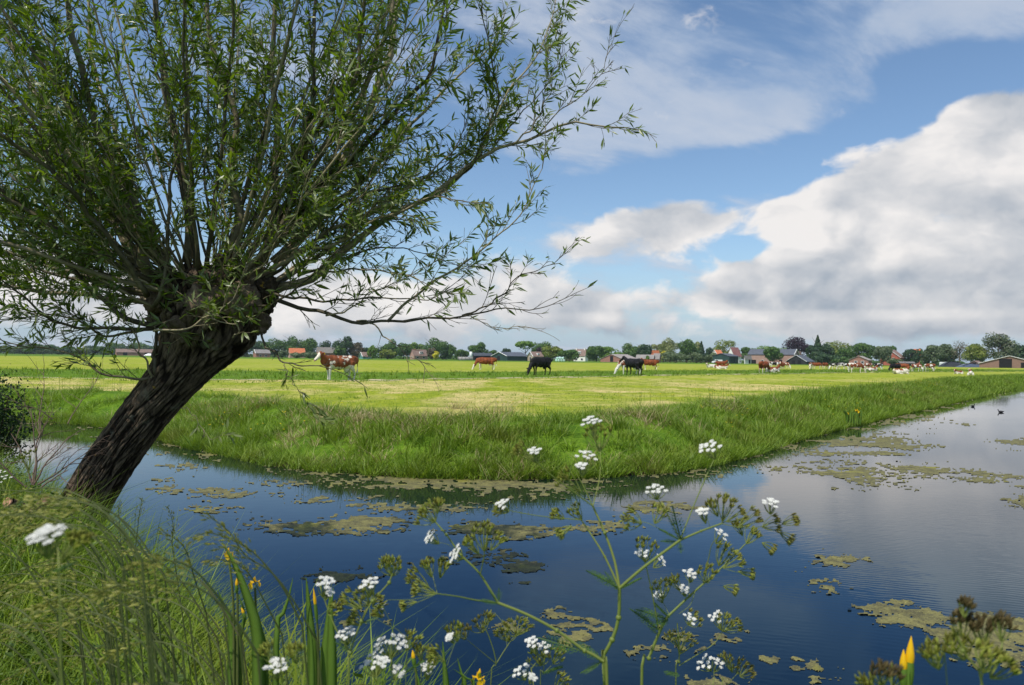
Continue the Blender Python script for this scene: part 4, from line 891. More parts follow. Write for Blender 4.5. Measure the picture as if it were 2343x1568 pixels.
def head(mb, p, fwd, up):
    p = np.array(p, float); f = np.array(fwd, float); f /= np.linalg.norm(f); u = np.array(up, float); u -= f * u.dot(f); u /= np.linalg.norm(u); s = np.cross(u, f)
    seg(mb, [p - f * .05, p + f * .14, p + f * .34, p + f * .50], [.125, .125, .088, .085], 12)
    mb.ell(tuple(p + f * .50), (.095, .095, .085)); mb.ell(tuple(p + u * .06 - f * .02), (.11, .11, .10))
    for k in (-1, 1): mb.tube([p + s * k * .09 + u * .03, p + s * k * .20 + u * .04 - f * .02, p + s * k * .30 + u * .01 - f * .03], [.035, .06, .02], 8)
def legs(mb, step=0.0):
    for s in (-1, 1):
        o = step * s
        seg(mb, [(.58, s * .17, .95), (.60 + o * .4, s * .17, .68), (.58 + o, s * .16, .42), (.59 + o, s * .16, .12), (.62 + o, s * .16, .0)], [.16, .095, .062, .045, .065])
        seg(mb, [(-.74, s * .16, 1.05), (-.68 - o * .3, s * .18, .75), (-.86 - o, s * .17, .47), (-.82 - o, s * .17, .14), (-.78 - o, s * .17, .0)], [.22, .16, .066, .046, .065])
    mb.ell((-.50, 0, .64), (.20, .15, .15)); [mb.tube([(-.5 + a, b, .55), (-.5 + a, b, .44)], .022, 6) for a in (-.07, .07) for b in (-.06, .06)]
    seg(mb, [(-1.10, 0, 1.25), (-1.20, 0, 1.0), (-1.19, 0, .62)], [.045, .028, .022], 8); seg(mb, [(-1.19, 0, .66), (-1.18, 0, .42)], [.03, .05], 8)
def stand_up(mb):
    torso(mb); legs(mb, .05); seg(mb, [(.62, 0, 1.10), (.90, .03, 1.26), (1.10, .06, 1.42)], [.29, .19, .13]); mb.ell((.86, .02, 1.0), (.14, .07, .22)); head(mb, (1.14, .07, 1.46), (.80, .25, -.62), (.3, 0, 1))
def graze(mb):
    torso(mb); legs(mb, .08); seg(mb, [(.62, 0, 1.06), (.98, 0, .86), (1.20, 0, .52)], [.28, .19, .12]); head(mb, (1.24, 0, .50), (.42, 0, -.90), (.9, 0, .4))
def lying(mb):
    torso(mb, -.60)
    for s in (-1, 1):
        mb.ell((-.66, s * .27, .28), (.34, .18, .26)); mb.tube([(-.5, s * .36, .12), (-.2, s * .46, .08), (.05, s * .5, .05)], [.12, .07, .05], 8)
        mb.tube([(.55, s * .25, .25), (.85, s * .28, .12), (.62, s * .34, .06)], [.13, .075, .06], 8)
    seg(mb, [(.62, 0, .55), (.88, .05, .72), (1.06, .10, .92)], [.27, .18, .12]); head(mb, (1.10, .11, .95), (.85, .3, -.45), (.3, 0, 1))
    seg(mb, [(-1.08, 0, .55), (-1.15, .12, .25), (-1.0, .3, .08)], [.04, .03, .03], 8)
ME = {'up': organic(stand_up, .032), 'graze': organic(graze, .032), 'lie': organic(lying, .032)}
def hide(name, dark, white, thr, face=True, soft=.015):
    m, q = mat(name); tc = q.nt.nodes.new('ShaderNodeTexCoord'); oi = q.nt.nodes.new('ShaderNodeObjectInfo')
    P = tc.outputs[3]; off_ = q.v('ADD', P, q.v('SCALE', oi.outputs['Location'], scale=.37)); x, y, z = q.sep(P)
    n = q.noise(q.v('MULTIPLY', off_, (1, .8, 1)), 2.1, 4, .55)
    n = q.m('ADD', n, q.ss(z, .95, .35, 0, .34)) if face is not None else n
    if face: n = q.m('ADD', n, q.m('MULTIPLY', q.ss(x, 1.22, 1.32), q.ss(q.m('ABSOLUTE', q.m('SUBTRACT', y, .15)), .16, .05, -.1, .5)))
    k = q.ss(n, thr - soft, thr + soft)
    c = q.mix(k, q.mix(q.ss(q.noise(P, 5, 3), .3, .7), dark, tuple(v * .6 for v in dark)), white)
    finish(q, pbsdf(q, c, .65, .25)); return m
HD = {'cow1': hide('hide_red_white_patched', (.25, .075, .026), (.70, .64, .54), .60), 'rw': hide('hide_red_white', (.27, .072, .022), (.70, .64, .54), .67), 'r': hide('hide_red', (.25, .065, .02), (.72, .66, .56), .74), 'w': hide('hide_mostly_white', (.22, .06, .02), (.70, .66, .58), .545),
      'b': hide('hide_black', (.010, .009, .010), (.70, .66, .60), .86, face=None), 'bw': hide('hide_black_white', (.012, .011, .012), (.76, .73, .68), .55)}
M_tagy = plain('ear_tag_yellow', (.85, .62, .02), .5); M_hoof = plain('hoof', (.05, .04, .035), .7)
def cow(px, Y, pose, col, rz, label, sc=1.0, group=None, detail=False):
    p = at(px, hor(px), Y); e = ME[pose].copy() if False else None
    o = bpy.data.objects.new('cow', ME[pose]); COL.objects.link(o)
    if not ME[pose].materials: ME[pose].materials.append(HD['rw'])
    o.material_slots[0].link = 'OBJECT'; o.material_slots[0].material = HD[col]
    o.location = (p.x, p.y, float(height(np.array([p.x]), np.array([p.y]))[0]) - (.10 if group else .05)); o.rotation_euler = (0, 0, rz); sc *= .9 if group else 1; o.scale = (sc,) * 3
    tag(o, label, 'cow', group)
    if detail:
        for s in (-1, 1):
            mb = MB(); mb.box((1.13 - s * .07, .07 + s * .24, 1.47), (.02, .05, .07)); mb.build('ear_tag', M_tagy, o)
            mb = MB(); c = np.array((1.14, .07, 1.46)) + np.array((.80, .25, -.62)) / 1.04 * .18; mb.ell(tuple(c + np.array((-.25, .95, .05)) * s * .105 + (0, 0, .04)), (.022, .022, .022)); mb.build('eye', M_hoof, o)
        mb = MB(); c = np.array((1.14, .07, 1.46)) + np.array((.80, .25, -.62)) / 1.04 * .585; mb.ell(tuple(c), (.045, .06, .05)); mb.build('muzzle', plain('muzzle_pink', (.35, .20, .16), .5), o)
    return o
LF, RT, AW, TO = math.pi, 0.0, math.pi / 2, -math.pi / 2
cow(775, 39, 'up', 'cow1', LF + .80, 'red and white cow standing head up on the track, right of the willow trunk', .98, detail=True)
cow(1111, 79, 'graze', 'r', LF + .1, 'red cow with white legs grazing alone left of the black cow', .98)
cow(1236, 56, 'graze', 'b', LF + .8, 'single black cow grazing in the middle of the meadow', 1.0)
cow(1440, 63.5, 'graze', 'w', LF + .30, 'brown and white cow grazing with its rump behind a black cow', .98)
cow(1449, 59.5, 'up', 'b', LF - 1.05, 'black cow standing side by side with the grazing brown and white cow', .98)
cow(1486, 93, 'up', 'r', LF + .12, 'red-brown cow standing behind the pair in the middle of the meadow', .97)
GC = 'herd resting and grazing at the far end of the meadow'
hc = lambda px, Y, *a, **k: cow(px, Y * (1.28 if Y > 85 else 1.1), *a, group=GC, **k)
hc(1626, 108, 'lie', 'w', LF + .4, 'white-faced brown cow lying just left of the red cow near the white van')
hc(1650, 103, 'up', 'r', RT + .15, 'dark red cow standing broadside before the dark green corrugated shed', sc=1.05)
hc(1650, 90, 'lie', 'r', RT - .2, 'red cow lying in the grass before the standing dark red cow')
hc(1748, 72, 'graze', 'r', AW - .75, 'big red cow seen from behind, nearest before the large brick barn', sc=1.05)
hc(1769, 76, 'lie', 'r', RT + .5, 'red cow lying right of the cow seen from behind')
hc(1770, 112, 'graze', 'bw', LF + .3, 'black and white cow partly hidden behind the lying red one')
hc(1788, 98, 'up', 'rw', LF + .9, 'red cow with white head standing right of the half-hidden black and white cow')
hc(1797, 112, 'graze', 'w', TO + .4, 'mostly white cow facing us right beside the white-headed red cow')
hc(1854, 108, 'graze', 'w', TO - .5, 'pale cow with few red spots standing below the dark slate-roofed shed')
hc(1869, 112, 'graze', 'rw', RT + .2, 'red and white cow grazing broadside below the tall conifer')
hc(1888, 116, 'graze', 'r', RT + .7, 'reddish cow grazing right of the tall conifer')
hc(1910, 104, 'graze', 'bw', LF + .2, 'black and white cow grazing, left of an overlapping pair')
hc(1924, 103, 'graze', 'bw', RT - .5, 'black and white cow grazing, right of an overlapping pair')
hc(1958, 80, 'graze', 'w', RT + .15, 'large white and red cow grazing to the right before the small brick cottage')
hc(1986, 104, 'graze', 'w', LF + .5, 'spotted pale cow under the right window of the small brick cottage')
hc(1995, 88, 'lie', 'rw', RT + .3, 'red and white cow lying before the small brick cottage')
hc(2009, 104, 'graze', 'bw', AW + .3, 'small black cow with white belly right of the small brick cottage')
hc(2047, 90, 'graze', 'b', LF + .3, 'black cow grazing to the left below the red gabled house')
hc(2064, 93, 'graze', 'rw', RT - .5, 'red and white cow grazing behind the lying white one')
hc(2062, 76, 'lie', 'rw', RT + .2, 'white and red cow lying below the long low dark shed')
hc(2097, 92, 'graze', 'w', TO + .3, 'white cow seen end on below the bright orange roof')
hc(2126, 88, 'graze', 'w', AW + .25, 'white and red cow seen end on below the large grey-green pair of trees')
hc(2192, 82, 'lie', 'r', LF + .4, 'red calf lying before the black silage heap', sc=.72)
hc(2220, 72, 'lie', 'w', RT + 1.0, 'white cow curled up on the grass near the canal, furthest right of the herd', sc=.85)

# coot on the far water
def coot_(mb):
    mb.ell((0, 0, .055), (.15, .075, .07), 14, 10); mb.tube(spline([(.09, 0, .07), (.14, 0, .13), (.15, 0, .17)], 6), [.05, .035, .03, .028, .03, .03], 10); mb.ell((.165, 0, .185), (.042, .032, .034), 12, 8); mb.tube([(-.1, 0, .06), (-.19, 0, .08)], [.05, .015], 8)
me = organic(coot_, .010, 2); me.materials.append(plain('coot_plumage', (.014, .014, .016), .6))
def coot(px, py, rz, label):
    p = on(px, py, 0); o = bpy.data.objects.new('coot', me); COL.objects.link(o); o.location = p; o.scale = (.58,) * 3; o.rotation_euler = (0, 0, rz); tag(o, label, 'bird')
    mb = MB(); mb.tube([(.195, 0, .182), (.235, 0, .170)], [.016, .004], 8); mb.ell((.197, 0, .203), (.012, .012, .016)); mb.build('bill', M_trim, o); return o
coot(2225, 931, .2, 'black coot swimming on the canal near its far bend')
coot(2289, 944, 2.6, 'tiny dark waterbird farther right on the canal')

# ------------------------------------------------------------------ grasses
def vnoise(X, Y, s, seed=0, octv=5, rough=.55):
    o = np.zeros(X.shape); a = 1.0; t = 0.0
    for k in range(octv):
        r = np.random.default_rng(seed + k * 17); tab = r.uniform(0, 1, (256, 256)); x, y = X * s + 37.7 * k, Y * s + 11.3 * k
        xi, yi = np.floor(x).astype(int), np.floor(y).astype(int); fx, fy = x - xi, y - yi; fx = fx * fx * (3 - 2 * fx); fy = fy * fy * (3 - 2 * fy)
        g00 = tab[xi % 256, yi % 256]; g10 = tab[(xi + 1) % 256, yi % 256]; g01 = tab[xi % 256, (yi + 1) % 256]; g11 = tab[(xi + 1) % 256, (yi + 1) % 256]
        o += a * (g00 * (1 - fx) * (1 - fy) + g10 * fx * (1 - fy) + g01 * (1 - fx) * fy + g11 * fx * fy); t += a; a *= rough; s *= 2.03
    return o / t
def grassmat(name, c1, c2, c3, trans=.3):
    m, q = mat(name); r = attr(q); P = q.n('ShaderNodeNewGeometry', _out=0)
    c = q.mix(r, c1, c2); c = q.mix(q.ss(q.noise(P, .9, 4, .6), .52, .70), c, c3)
    finish(q, q.n('ShaderNodeMixShader', i0=trans, i1=pbsdf(q, c, .5, .3), i2=q.n('ShaderNodeBsdfTranslucent', Color=q.mix(1.0, c, (1.5, 1.6, .7), 'MULTIPLY')))); return m
M_gbank = grassmat('bank_grass', (.075, .148, .014), (.250, .345, .034), (.165, .200, .030))
M_gnear = grassmat('near_grass', (.048, .105, .008), (.200, .285, .018), (.195, .235, .022))
M_gmown = grassmat('short_grass', (.13, .21, .022), (.30, .36, .040), (.34, .33, .10))
M_gdry = grassmat('dry_grass', (.24, .19, .09), (.46, .38, .20), (.16, .14, .06), .15)
def inframe(X, Y, Z, m=60):
    p = np.stack([X, Y, Z - EYE], -1); d = p @ np.array(F3); px = CX + FPX * (p @ np.array(R3)) / d; py = CY - FPX * (p @ np.array(U3)) / d
    return (d > .3) & (px > -m) & (px < 2342 + m) & (py < 1568 + 3 * m)
fw = np.array(FW[2:]); sl_ = np.linalg.norm(np.diff(fw, axis=0), axis=1); cum_ = np.r_[0, np.cumsum(sl_)]
def along_bank(n, smax, d0, d1, dens_pow=1.0, smin=0.0):
    s = smin + RNG.uniform(0, 1, n) ** dens_pow * (smax - smin); i = np.clip(np.searchsorted(cum_, s, 'right') - 1, 0, len(sl_) - 1); u = ((s - cum_[i]) / sl_[i])[:, None]
    p = fw[i] * (1 - u) + fw[i + 1] * u; t = (fw[i + 1] - fw[i]) / sl_[i][:, None]; nr = np.c_[-t[:, 1], t[:, 0]]
    return p + nr * RNG.uniform(d0, d1, n)[:, None]
def tufts(mb, C, per, hmin, hmax, w, spread, lean=(.15, .7), wind=0.0, seg_=3, pre=None):
    n = len(C); k = RNG.integers(per[0], per[1], n); I = np.repeat(np.arange(n), k); m = len(I)
    th = RNG.uniform(0, 6.283, m); rr = np.abs(RNG.normal(0, spread, m)); X = C[I, 0] + rr * np.cos(th); Y = C[I, 1] + rr * np.sin(th)
    hh = RNG.uniform(hmin, hmax, n)[I] * RNG.uniform(.45, 1.1, m); tone_ = RNG.uniform(0, 1, n)[I] * .65 + RNG.uniform(0, .35, m)
    Z = height(X, Y) - .03; ok = (Z > -.10)
    if pre is not None: ok &= pre(X, Y)
    X, Y, Z, hh, th, tone_ = X[ok], Y[ok], Z[ok], hh[ok], th[ok], tone_[ok]
    az_ = th + RNG.normal(0, .5, len(X))
    blades(mb, np.c_[X, Y, np.maximum(Z, -.02)], hh, np.full(len(X), w) * RNG.uniform(.6, 1.3, len(X)), az_, RNG.uniform(*lean, len(X)), tone_, seg=seg_)
mb = MB()
C = along_bank(5200, cum_[min(len(cum_) - 1, 25)], -.12, 3.0); hN = vnoise(C[:, 0], C[:, 1], .5, 3, 4)
tufts(mb, C[hN > .38], (10, 22), .14, .36, .017, .10, (.25, 1.0))
C = along_bank(2400, cum_[25], -.16, 1.7); hN = vnoise(C[:, 0], C[:, 1], .42, 9, 3); tufts(mb, C[hN > .53], (18, 34), .24, .50, .017, .10, (.12, .7))
C = along_bank(2200, cum_[25], -.16, .5); tufts(mb, C, (12, 22), .18, .42, .014, .09, (.4, 1.0))
tag(mb.build('bank_grass', M_gbank, smooth=False), kind='stuff')
mb = MB()                                                          # farther reach of the bank
C = along_bank(2600, cum_[26], -.1, 3.0, 1.0, cum_[22]); tufts(mb, C, (10, 18), .2, .48, .028, .15, seg_=2); C = along_bank(5200, cum_[26] + 240, -.1, 3.2, 1.6, cum_[25])
tufts(mb, C, (8, 14), .20, .5, .045, .25, seg_=2)
n = 2600; x = RNG.uniform(-60, 110, n); C = np.c_[x, np.interp(x, [p[0] for p in TRACK], [p[1] for p in TRACK]) + RNG.uniform(.9, 22, n)]; tufts(mb, C, (8, 14), .15, .38, .05, .3, seg_=2)
C = C[:900].copy(); C[:, 1] -= RNG.uniform(1, 1, 900) + 22 * 0; C = np.c_[x[:900], np.interp(x[:900], [p[0] for p in TRACK], [p[1] for p in TRACK]) - RNG.uniform(.7, 3.5, 900)]; tufts(mb, C, (6, 12), .10, .24, .04, .25, seg_=2)
n = 1500; Y = 16 + 60 * RNG.uniform(0, 1, n); X = Y * RNG.uniform(-.72, .72, n); k = (~in_water(X, Y)) & (seg_dist(X, Y, FW) > 2) & (Y > 12) & (np.abs(track_side(X, Y)) > 1) & (vnoise(X, Y, .12, 3, 3) > .5); tufts(mb, np.c_[X, Y][k], (5, 12), .06, .17, .022, .12, seg_=2)
tag(mb.build('rough_pasture_grass', M_gbank, smooth=False), kind='stuff')
mb = MB(); n = 42000; Y = 12 + 34 * RNG.uniform(0, 1, n) ** .8; X = Y * RNG.uniform(-.75, .75, n)
d_ = seg_dist(X, Y, FW); w_ = in_water(X, Y); ok = (~w_) & (d_ > 1.6) & (Y > 11) & (track_side(X, Y) < -.8); X, Y = X[ok], Y[ok]
tufts(mb, np.c_[X, Y], (2, 5), .05, .11, .018, .10, (.3, 1.0), seg_=2)
tag(mb.build('mown_grass', M_gmown, smooth=False), kind='stuff')
mb = MB(); C = along_bank(2600, cum_[25], .3, 2.6); k = vnoise(C[:, 0], C[:, 1], .45, 31, 3); tufts(mb, C[k > .57], (8, 16), .15, .42, .013, .10, (.4, 1.1), seg_=2)
for px, py in [(1195, 1070), (1210, 1085), (1180, 1060), (1170, 1080), (800, 1085), (820, 1080), (1100, 1000), (1040, 990), (1080, 1020), (1130, 1030), (1060, 1050), (1010, 1030), (1150, 1010), (1090, 1065), (960, 1040), (640, 1062), (1420, 1085), (1480, 1060), (520, 985), (500, 975), (540, 980)]:
    p = on(px, py, .15); tufts(mb, np.array([[p.x, p.y]] * 4) + RNG.normal(0, .12, (4, 2)), (14, 24), .25, .5, .012, .08, (.3, 1.2))
tag(mb.build('dry_grass', M_gdry, smooth=False), kind='stuff')
# buttercups dotted over the bank
M_butter = plain('buttercup_yellow', (.85, .62, .01), .4); mb = MB(); ms = MB()
C = along_bank(900, cum_[25], .2, 3.4); k = vnoise(C[:, 0], C[:, 1], .4, 77, 3); C = C[k > .56][:260]; hz = height(C[:, 0], C[:, 1])
for (x, y), z in zip(C, hz):
    h_ = wrand(.28, .5)
    for a in range(5): t = a * 1.257; mb.add([(x, y, z + h_), (x + .018 * math.cos(t), y + .018 * math.sin(t), z + h_ + .012), (x + .020 * math.cos(t + .5), y + .020 * math.sin(t + .5), z + h_ + .016), (x + .018 * math.cos(t + 1), y + .018 * math.sin(t + 1), z + h_ + .012)], [(0, 1, 2, 3)])
    ms.tube([(x, y, z), (x, y, z + h_)], .003, 3, False)
bo = tag(mb.build('buttercup_flowers', M_butter, smooth=False), kind='stuff'); ms.build('stems', M_gbank, bo)

# near bank
def nearok(X, Y): return (seg_dist(X, Y, NW) < seg_dist(X, Y, FW)) & (np.hypot(X, Y) > .85)
mb = MB(); n = 34000; Y = RNG.uniform(.55, 10.5, n) ** 1.0; X = RNG.uniform(-7.5, -.35, n)
k = nearok(X, Y) & inframe(X, Y, height(X, Y) + .5, 220) & (~in_water(X, Y)); C = np.c_[X, Y][k]
tufts(mb, C, (5, 11), .26, .54, .0088, .06, (.3, 1.15), seg_=4, pre=nearok)
n = 900; Y = RNG.uniform(2.4, 8, n); X = RNG.uniform(-7, -.6, n); k = (~in_water(X, Y)) & (seg_dist(X, Y, NW) < .7); tufts(mb, np.c_[X, Y][k], (8, 16), .45, .85, .007, .08, (.1, .5), seg_=4, pre=nearok)
n = 2600; Y = RNG.uniform(.9, 5.5, n); X = RNG.uniform(-4.5, -.35, n); k = nearok(X, Y) & inframe(X, Y, height(X, Y) + .4, 100) & (~in_water(X, Y)); X, Y = X[k], Y[k]
Z = height(X, Y) - .02; blades(mb, np.c_[X, Y, Z], RNG.uniform(.35, .66, len(X)), RNG.uniform(.008, .015, len(X)), RNG.normal(math.pi - .2, 1.1, len(X)), RNG.uniform(.4, 1.3, len(X)), RNG.uniform(.3, 1, len(X)), seg=5)
print('near tufts', len(C))
tag(mb.build('near_bank_grass', M_gnear, smooth=False), kind='stuff')
# low leafy herbs between the grass
mb = MB(); n = 26000; Y = RNG.uniform(.9, 8.5, n); X = RNG.uniform(-8, -.3, n); k = nearok(X, Y) & (~in_water(X, Y)) & inframe(X, Y, height(X, Y) + .3, 100) & (vnoise(X, Y, 1.1, 5, 3) > .50); X, Y = X[k], Y[k]
Z = height(X, Y) + RNG.uniform(.08, .40, len(X)); L = RNG.uniform(.012, .05, len(X))
leaves(mb, np.c_[X, Y, Z], np.c_[RNG.normal(0, 1, len(X)), RNG.normal(0, 1, len(X)), RNG.uniform(-.2, .6, len(X))], np.c_[RNG.normal(0, .4, (len(X), 2)), np.ones(len(X))], L, L * .5, RNG.uniform(0, 1, len(X)))
M_herb = grassmat('herb_leaf', (.045, .085, .016), (.120, .175, .030), (.150, .160, .030)); tag(mb.build('low_herbs', M_herb, smooth=False), kind='stuff')

# seeding grass stalks bowed over by the wind
M_stalk = grassmat('grass_stalk', (.075, .105, .030), (.15, .17, .06), (.13, .12, .06)); M_seed = grassmat('grass_seed_head', (.12, .13, .022), (.34, .33, .08), (.24, .20, .06), .2)
def stalk(pts, Y0, Y1, n=18, heavy=1.0, w=.0016, label='seeding grass stalk bowed to the left over the near bank', ground=True, grp='seeding grass stalks on the near bank'):
    P = spline([tuple(at(x, y, Y0 + (Y1 - Y0) * i / (len(pts) - 1))) for i, (x, y) in enumerate(pts)], 24)
    if ground:
        b = P[0].copy(); g_ = np.array((b[0] + .08, b[1] + .03, float(height(np.array([b[0]]), np.array([b[1]]))[0]) - .02))
        if b[2] > g_[2] + .03: P = np.vstack([spline([g_, (g_ + b) / 2 + (.0, 0, .03), b], 8)[:-1], P])
    e = tag(empty('grass_stalk', P[0]), label, 'grass stalk', grp); mb = MB(); mb.tube(P - P[0], np.linspace(w * 1.5, w * .5, len(P)), 5, False); mb.build('stem', M_stalk, e)
    m = len(P); i0 = int(m * (1 - .36 * min(1, heavy))); LP, LD, LL = [], [], []
    for k in range(int(60 * heavy)):
        t = wrand(i0, m - 1.01); i = int(t); p = P[i] + (P[i + 1] - P[i]) * (t - i); d = P[i + 1] - P[i]; d /= np.linalg.norm(d)
        br = wrand(.0, .035) * (1 - (t - i0) / (m - i0)) + .004; s = RNG.normal(0, 1, 3)
        LP.append(p + s / np.linalg.norm(s) * br * .6 + np.array((0, 0, -br * .4)) + d * br); LD.append(d + s * .22 + np.array((0, 0, -.15))); LL.append(wrand(.007, .014))
    mb = MB(); LP = np.array(LP) - P[0]; LL = np.array(LL); leaves(mb, LP, np.array(LD), RNG.normal(0, 1, LP.shape), LL, LL * .24, RNG.uniform(0, 1, len(LL)), .3); mb.build('seed_head', M_seed, e, smooth=False)
C6 = lambda *p: [(x * .4213, y * .4213 + 907.5) for x, y in p]
C7 = lambda *p: [(x * .4214 + 726, y * .4214 + 907.5) for x, y in p]
C8 = lambda *p: [(x * .4214 + 1452, y * .4214 + 907.5) for x, y in p]
for pts, Y, hv, lb in [
 (C6((1640, 1240), (1530, 1030), (1380, 850), (1240, 770), (1130, 740), (1045, 765)), 1.25, 1.6, 'long drooping grass head arching left above the yellow irises'),
 (C6((1720, 1330), (1600, 1120), (1480, 960), (1330, 860), (1250, 740), (1135, 650)), 1.3, 1.5, 'grass head rising steeply left above the topmost yellow iris'),
 (C6((1530, 1290), (1440, 1120), (1350, 960), (1240, 890), (1130, 890)), 1.5, 1.2, 'thin grass head crossing the tall iris blade'),
 (C6((1120, 1180), (1060, 1000), (1000, 820), (890, 735)), 1.6, 1.1, 'pale grass head leaning left against the blue water'),
 (C6((960, 980), (935, 800), (940, 700), (915, 605)), 2.2, 1.0, 'upright grass head standing free against the blue water'),
 (C6((730, 860), (745, 740), (755, 650), (770, 560)), 2.6, .9, 'slender upright grass beside the foot of the willow trunk'),
 (C6((660, 860), (650, 720), (645, 640), (650, 570)), 2.8, .8, 'slender grass spike nearest the foot of the willow trunk'),
 (C6((1300, 1250), (1180, 1080), (1040, 930), (900, 890), (740, 905)), 1.0, 1.6, 'feathery grass head pointing left over the near bank'),
 (C6((1400, 1400), (1250, 1180), (1080, 1040), (900, 1000), (660, 1020), (560, 1060)), .95, 1.7, 'long blurred grass head lying over the middle of the near bank')]:
    stalk(pts, Y, Y - .08, heavy=hv, w=.0014, label=lb, grp=None)
for k in range(56):
    x0, y0 = wrand(100, 560), wrand(1400, 1700); L = wrand(140, 330); Y = wrand(.75, 2.2); a = wrand(-.25, .5)
    if x0 + 0 < 380: y0 = wrand(1280, 1600)
    pts = [(x0, y0), (x0 - L * .28, y0 - L * (.42 - a * .1)), (x0 - L * .62, y0 - L * (.62 - a * .25)), (x0 - L * .98, y0 - L * (.66 - a * .6)), (x0 - L * 1.25, y0 - L * (.60 - a))]
    stalk([(x / 1.0, y) for x, y in pts], Y, Y + wrand(-.12, .1), heavy=wrand(.8, 1.3), w=.0008 + .0004 * Y)

# ------------------------------------------------------------------ cow parsley and irises
M_stem = grassmat('parsley_stem', (.13, .18, .035), (.22, .25, .06), (.10, .12, .035), .1); M_petal = plain('white_petals', (.66, .66, .61), .7, .06)
M_fruit = grassmat('parsley_fruit', (.11, .10, .018), (.36, .40, .07), (.13, .10, .025), .2); M_pleaf = grassmat('parsley_leaf', (.035, .085, .018), (.075, .150, .028), (.05, .11, .025))
M_fdark = grassmat('dark_fruit', (.06, .045, .018), (.13, .10, .04), (.09, .09, .03), .1)
def ribbon_leaf(mb, A0, A1, w, n=11):
    A0 = np.array(A0); A1 = np.array(A1); ax = A1 - A0; L = np.linalg.norm(ax); ax = ax / L; up = np.array((0, -.25, 1.)); s = np.cross(ax, up); s /= np.linalg.norm(s)
    P, Dd, LL = [], [], []
    for k in range(n):
        t = (k + .6) / n; c = A0 + ax * L * t; l2 = w * L * math.sin(math.pi * (.25 + .72 * t)) ** 1.2
        for sg in (-1, 1):
            d = ax * .75 + s * sg; d /= np.linalg.norm(d)
            for j in range(4):
                q_ = c + d * l2 * (j + .3) / 4; P.append(q_); Dd.append(d + ax * .8 * (1 if j % 2 else -.1) + RNG.normal(0, .1, 3)); LL.append(l2 * .42 * (1 - j * .13))
    P.append(A0 + ax * L * .93); Dd.append(ax); LL.append(L * .14)
    LL = np.array(LL); leaves(mb, np.array(P), np.array(Dd), np.tile(up, (len(P), 1)) + RNG.normal(0, .15, (len(P), 3)), LL, LL * .34, RNG.uniform(.2, .8, len(P)), .1)
    mb.tube([A0, A0 + ax * L], L * .008 + .0006, 4, False, .8)
def umbel(par, o, kind, cx, cy, r, Y, node=None, dark=False):
    c = np.array(at(cx, cy, Y)); R = r / FPX * Y * (.84 if kind == 'w' else 1)
    nd = np.array(at(*node, Y)) if node is not None else c + np.array((0, 0, -R * 1.3))
    ax = c - nd; L = np.linalg.norm(ax) + 1e-6
    if L > 2.4 * R: nd = c - ax / L * R * 2.0; ax = c - nd; L = np.linalg.norm(ax)
    ax = ax / L + np.array((0, -.38, 0)); ax /= np.linalg.norm(ax); s1 = np.cross(ax, (0, 1, .3)); s1 /= np.linalg.norm(s1); s2 = np.cross(ax, s1)
    st = MB(); fl = MB(); nr = 10 if r < 20 else 14
    nr = max(7, min(15, int(r / 2.6)))
    for k in range(nr):
        th = k * 2.4 + wrand(-.2, .2); q_ = math.sqrt((k + .5) / nr); tip = c + (s1 * math.cos(th) + s2 * math.sin(th)) * R * q_ * wrand(.85, 1.1) - ax * R * .28 * q_ * q_ + RNG.normal(0, R * .05, 3)
        st.tube(spline([nd, (nd + tip) / 2 - ax * R * .02 + (tip - c) * .12, tip], 5) - o, [.0011, .0009, .0008, .0007, .0006], 4, False, .6)
        if kind == 'w':
            m = 13; ur = max(.004, R * .19)
            for j in range(m):
                t2 = j * 2.4; u_ = math.sqrt((j + .5) / m) * ur; b = tip + (s1 * math.cos(t2) + s2 * math.sin(t2)) * u_ + ax * (.004 - u_ * .15); fr = .0012 + .0005 * wrand(0, 1)
                st.tube([tip - o, b - o], .0003, 3, False)
                V = []; F = []
                for p_ in range(5):
                    a = p_ * 1.257 + j; d1 = (s1 * math.cos(a) + s2 * math.sin(a)); d2 = (s1 * math.cos(a + .55) + s2 * math.sin(a + .55)); d0 = (s1 * math.cos(a - .55) + s2 * math.sin(a - .55))
                    V += [b, b + d0 * fr * .8 + ax * .0006, b + d1 * fr * 1.15 + ax * .001, b + d2 * fr * .8 + ax * .0006]; F.append([4 * p_, 4 * p_ + 1, 4 * p_ + 2, 4 * p_ + 3])
                fl.add(np.array(V) - o, F)
        else:
            m = 5; l_ = .0088
            for j in range(m):
                t2 = j * 1.257 + wrand(0, 1); d = ax * 1.0 + (s1 * math.cos(t2) + s2 * math.sin(t2)) * (.45 if j < 4 else .05) + RNG.normal(0, .08, 3); d /= np.linalg.norm(d); b = tip + d * .004
                fl.tube(np.array([b, b + d * l_ * .35, b + d * l_ * .75, b + d * l_ * 1.1]) - o, [.0005, .0014, .0012, .0003], 5, False, wrand(0, 1)); st.tube([tip - o, b - o], .0004, 3, False)
    e = st.build('flower_umbel' if kind == 'w' else 'seed_umbel', M_stem, par)
    fl.build('petals' if kind == 'w' else 'seeds', M_petal if kind == 'w' else (M_fdark if dark else M_fruit), e, smooth=kind != 'w')
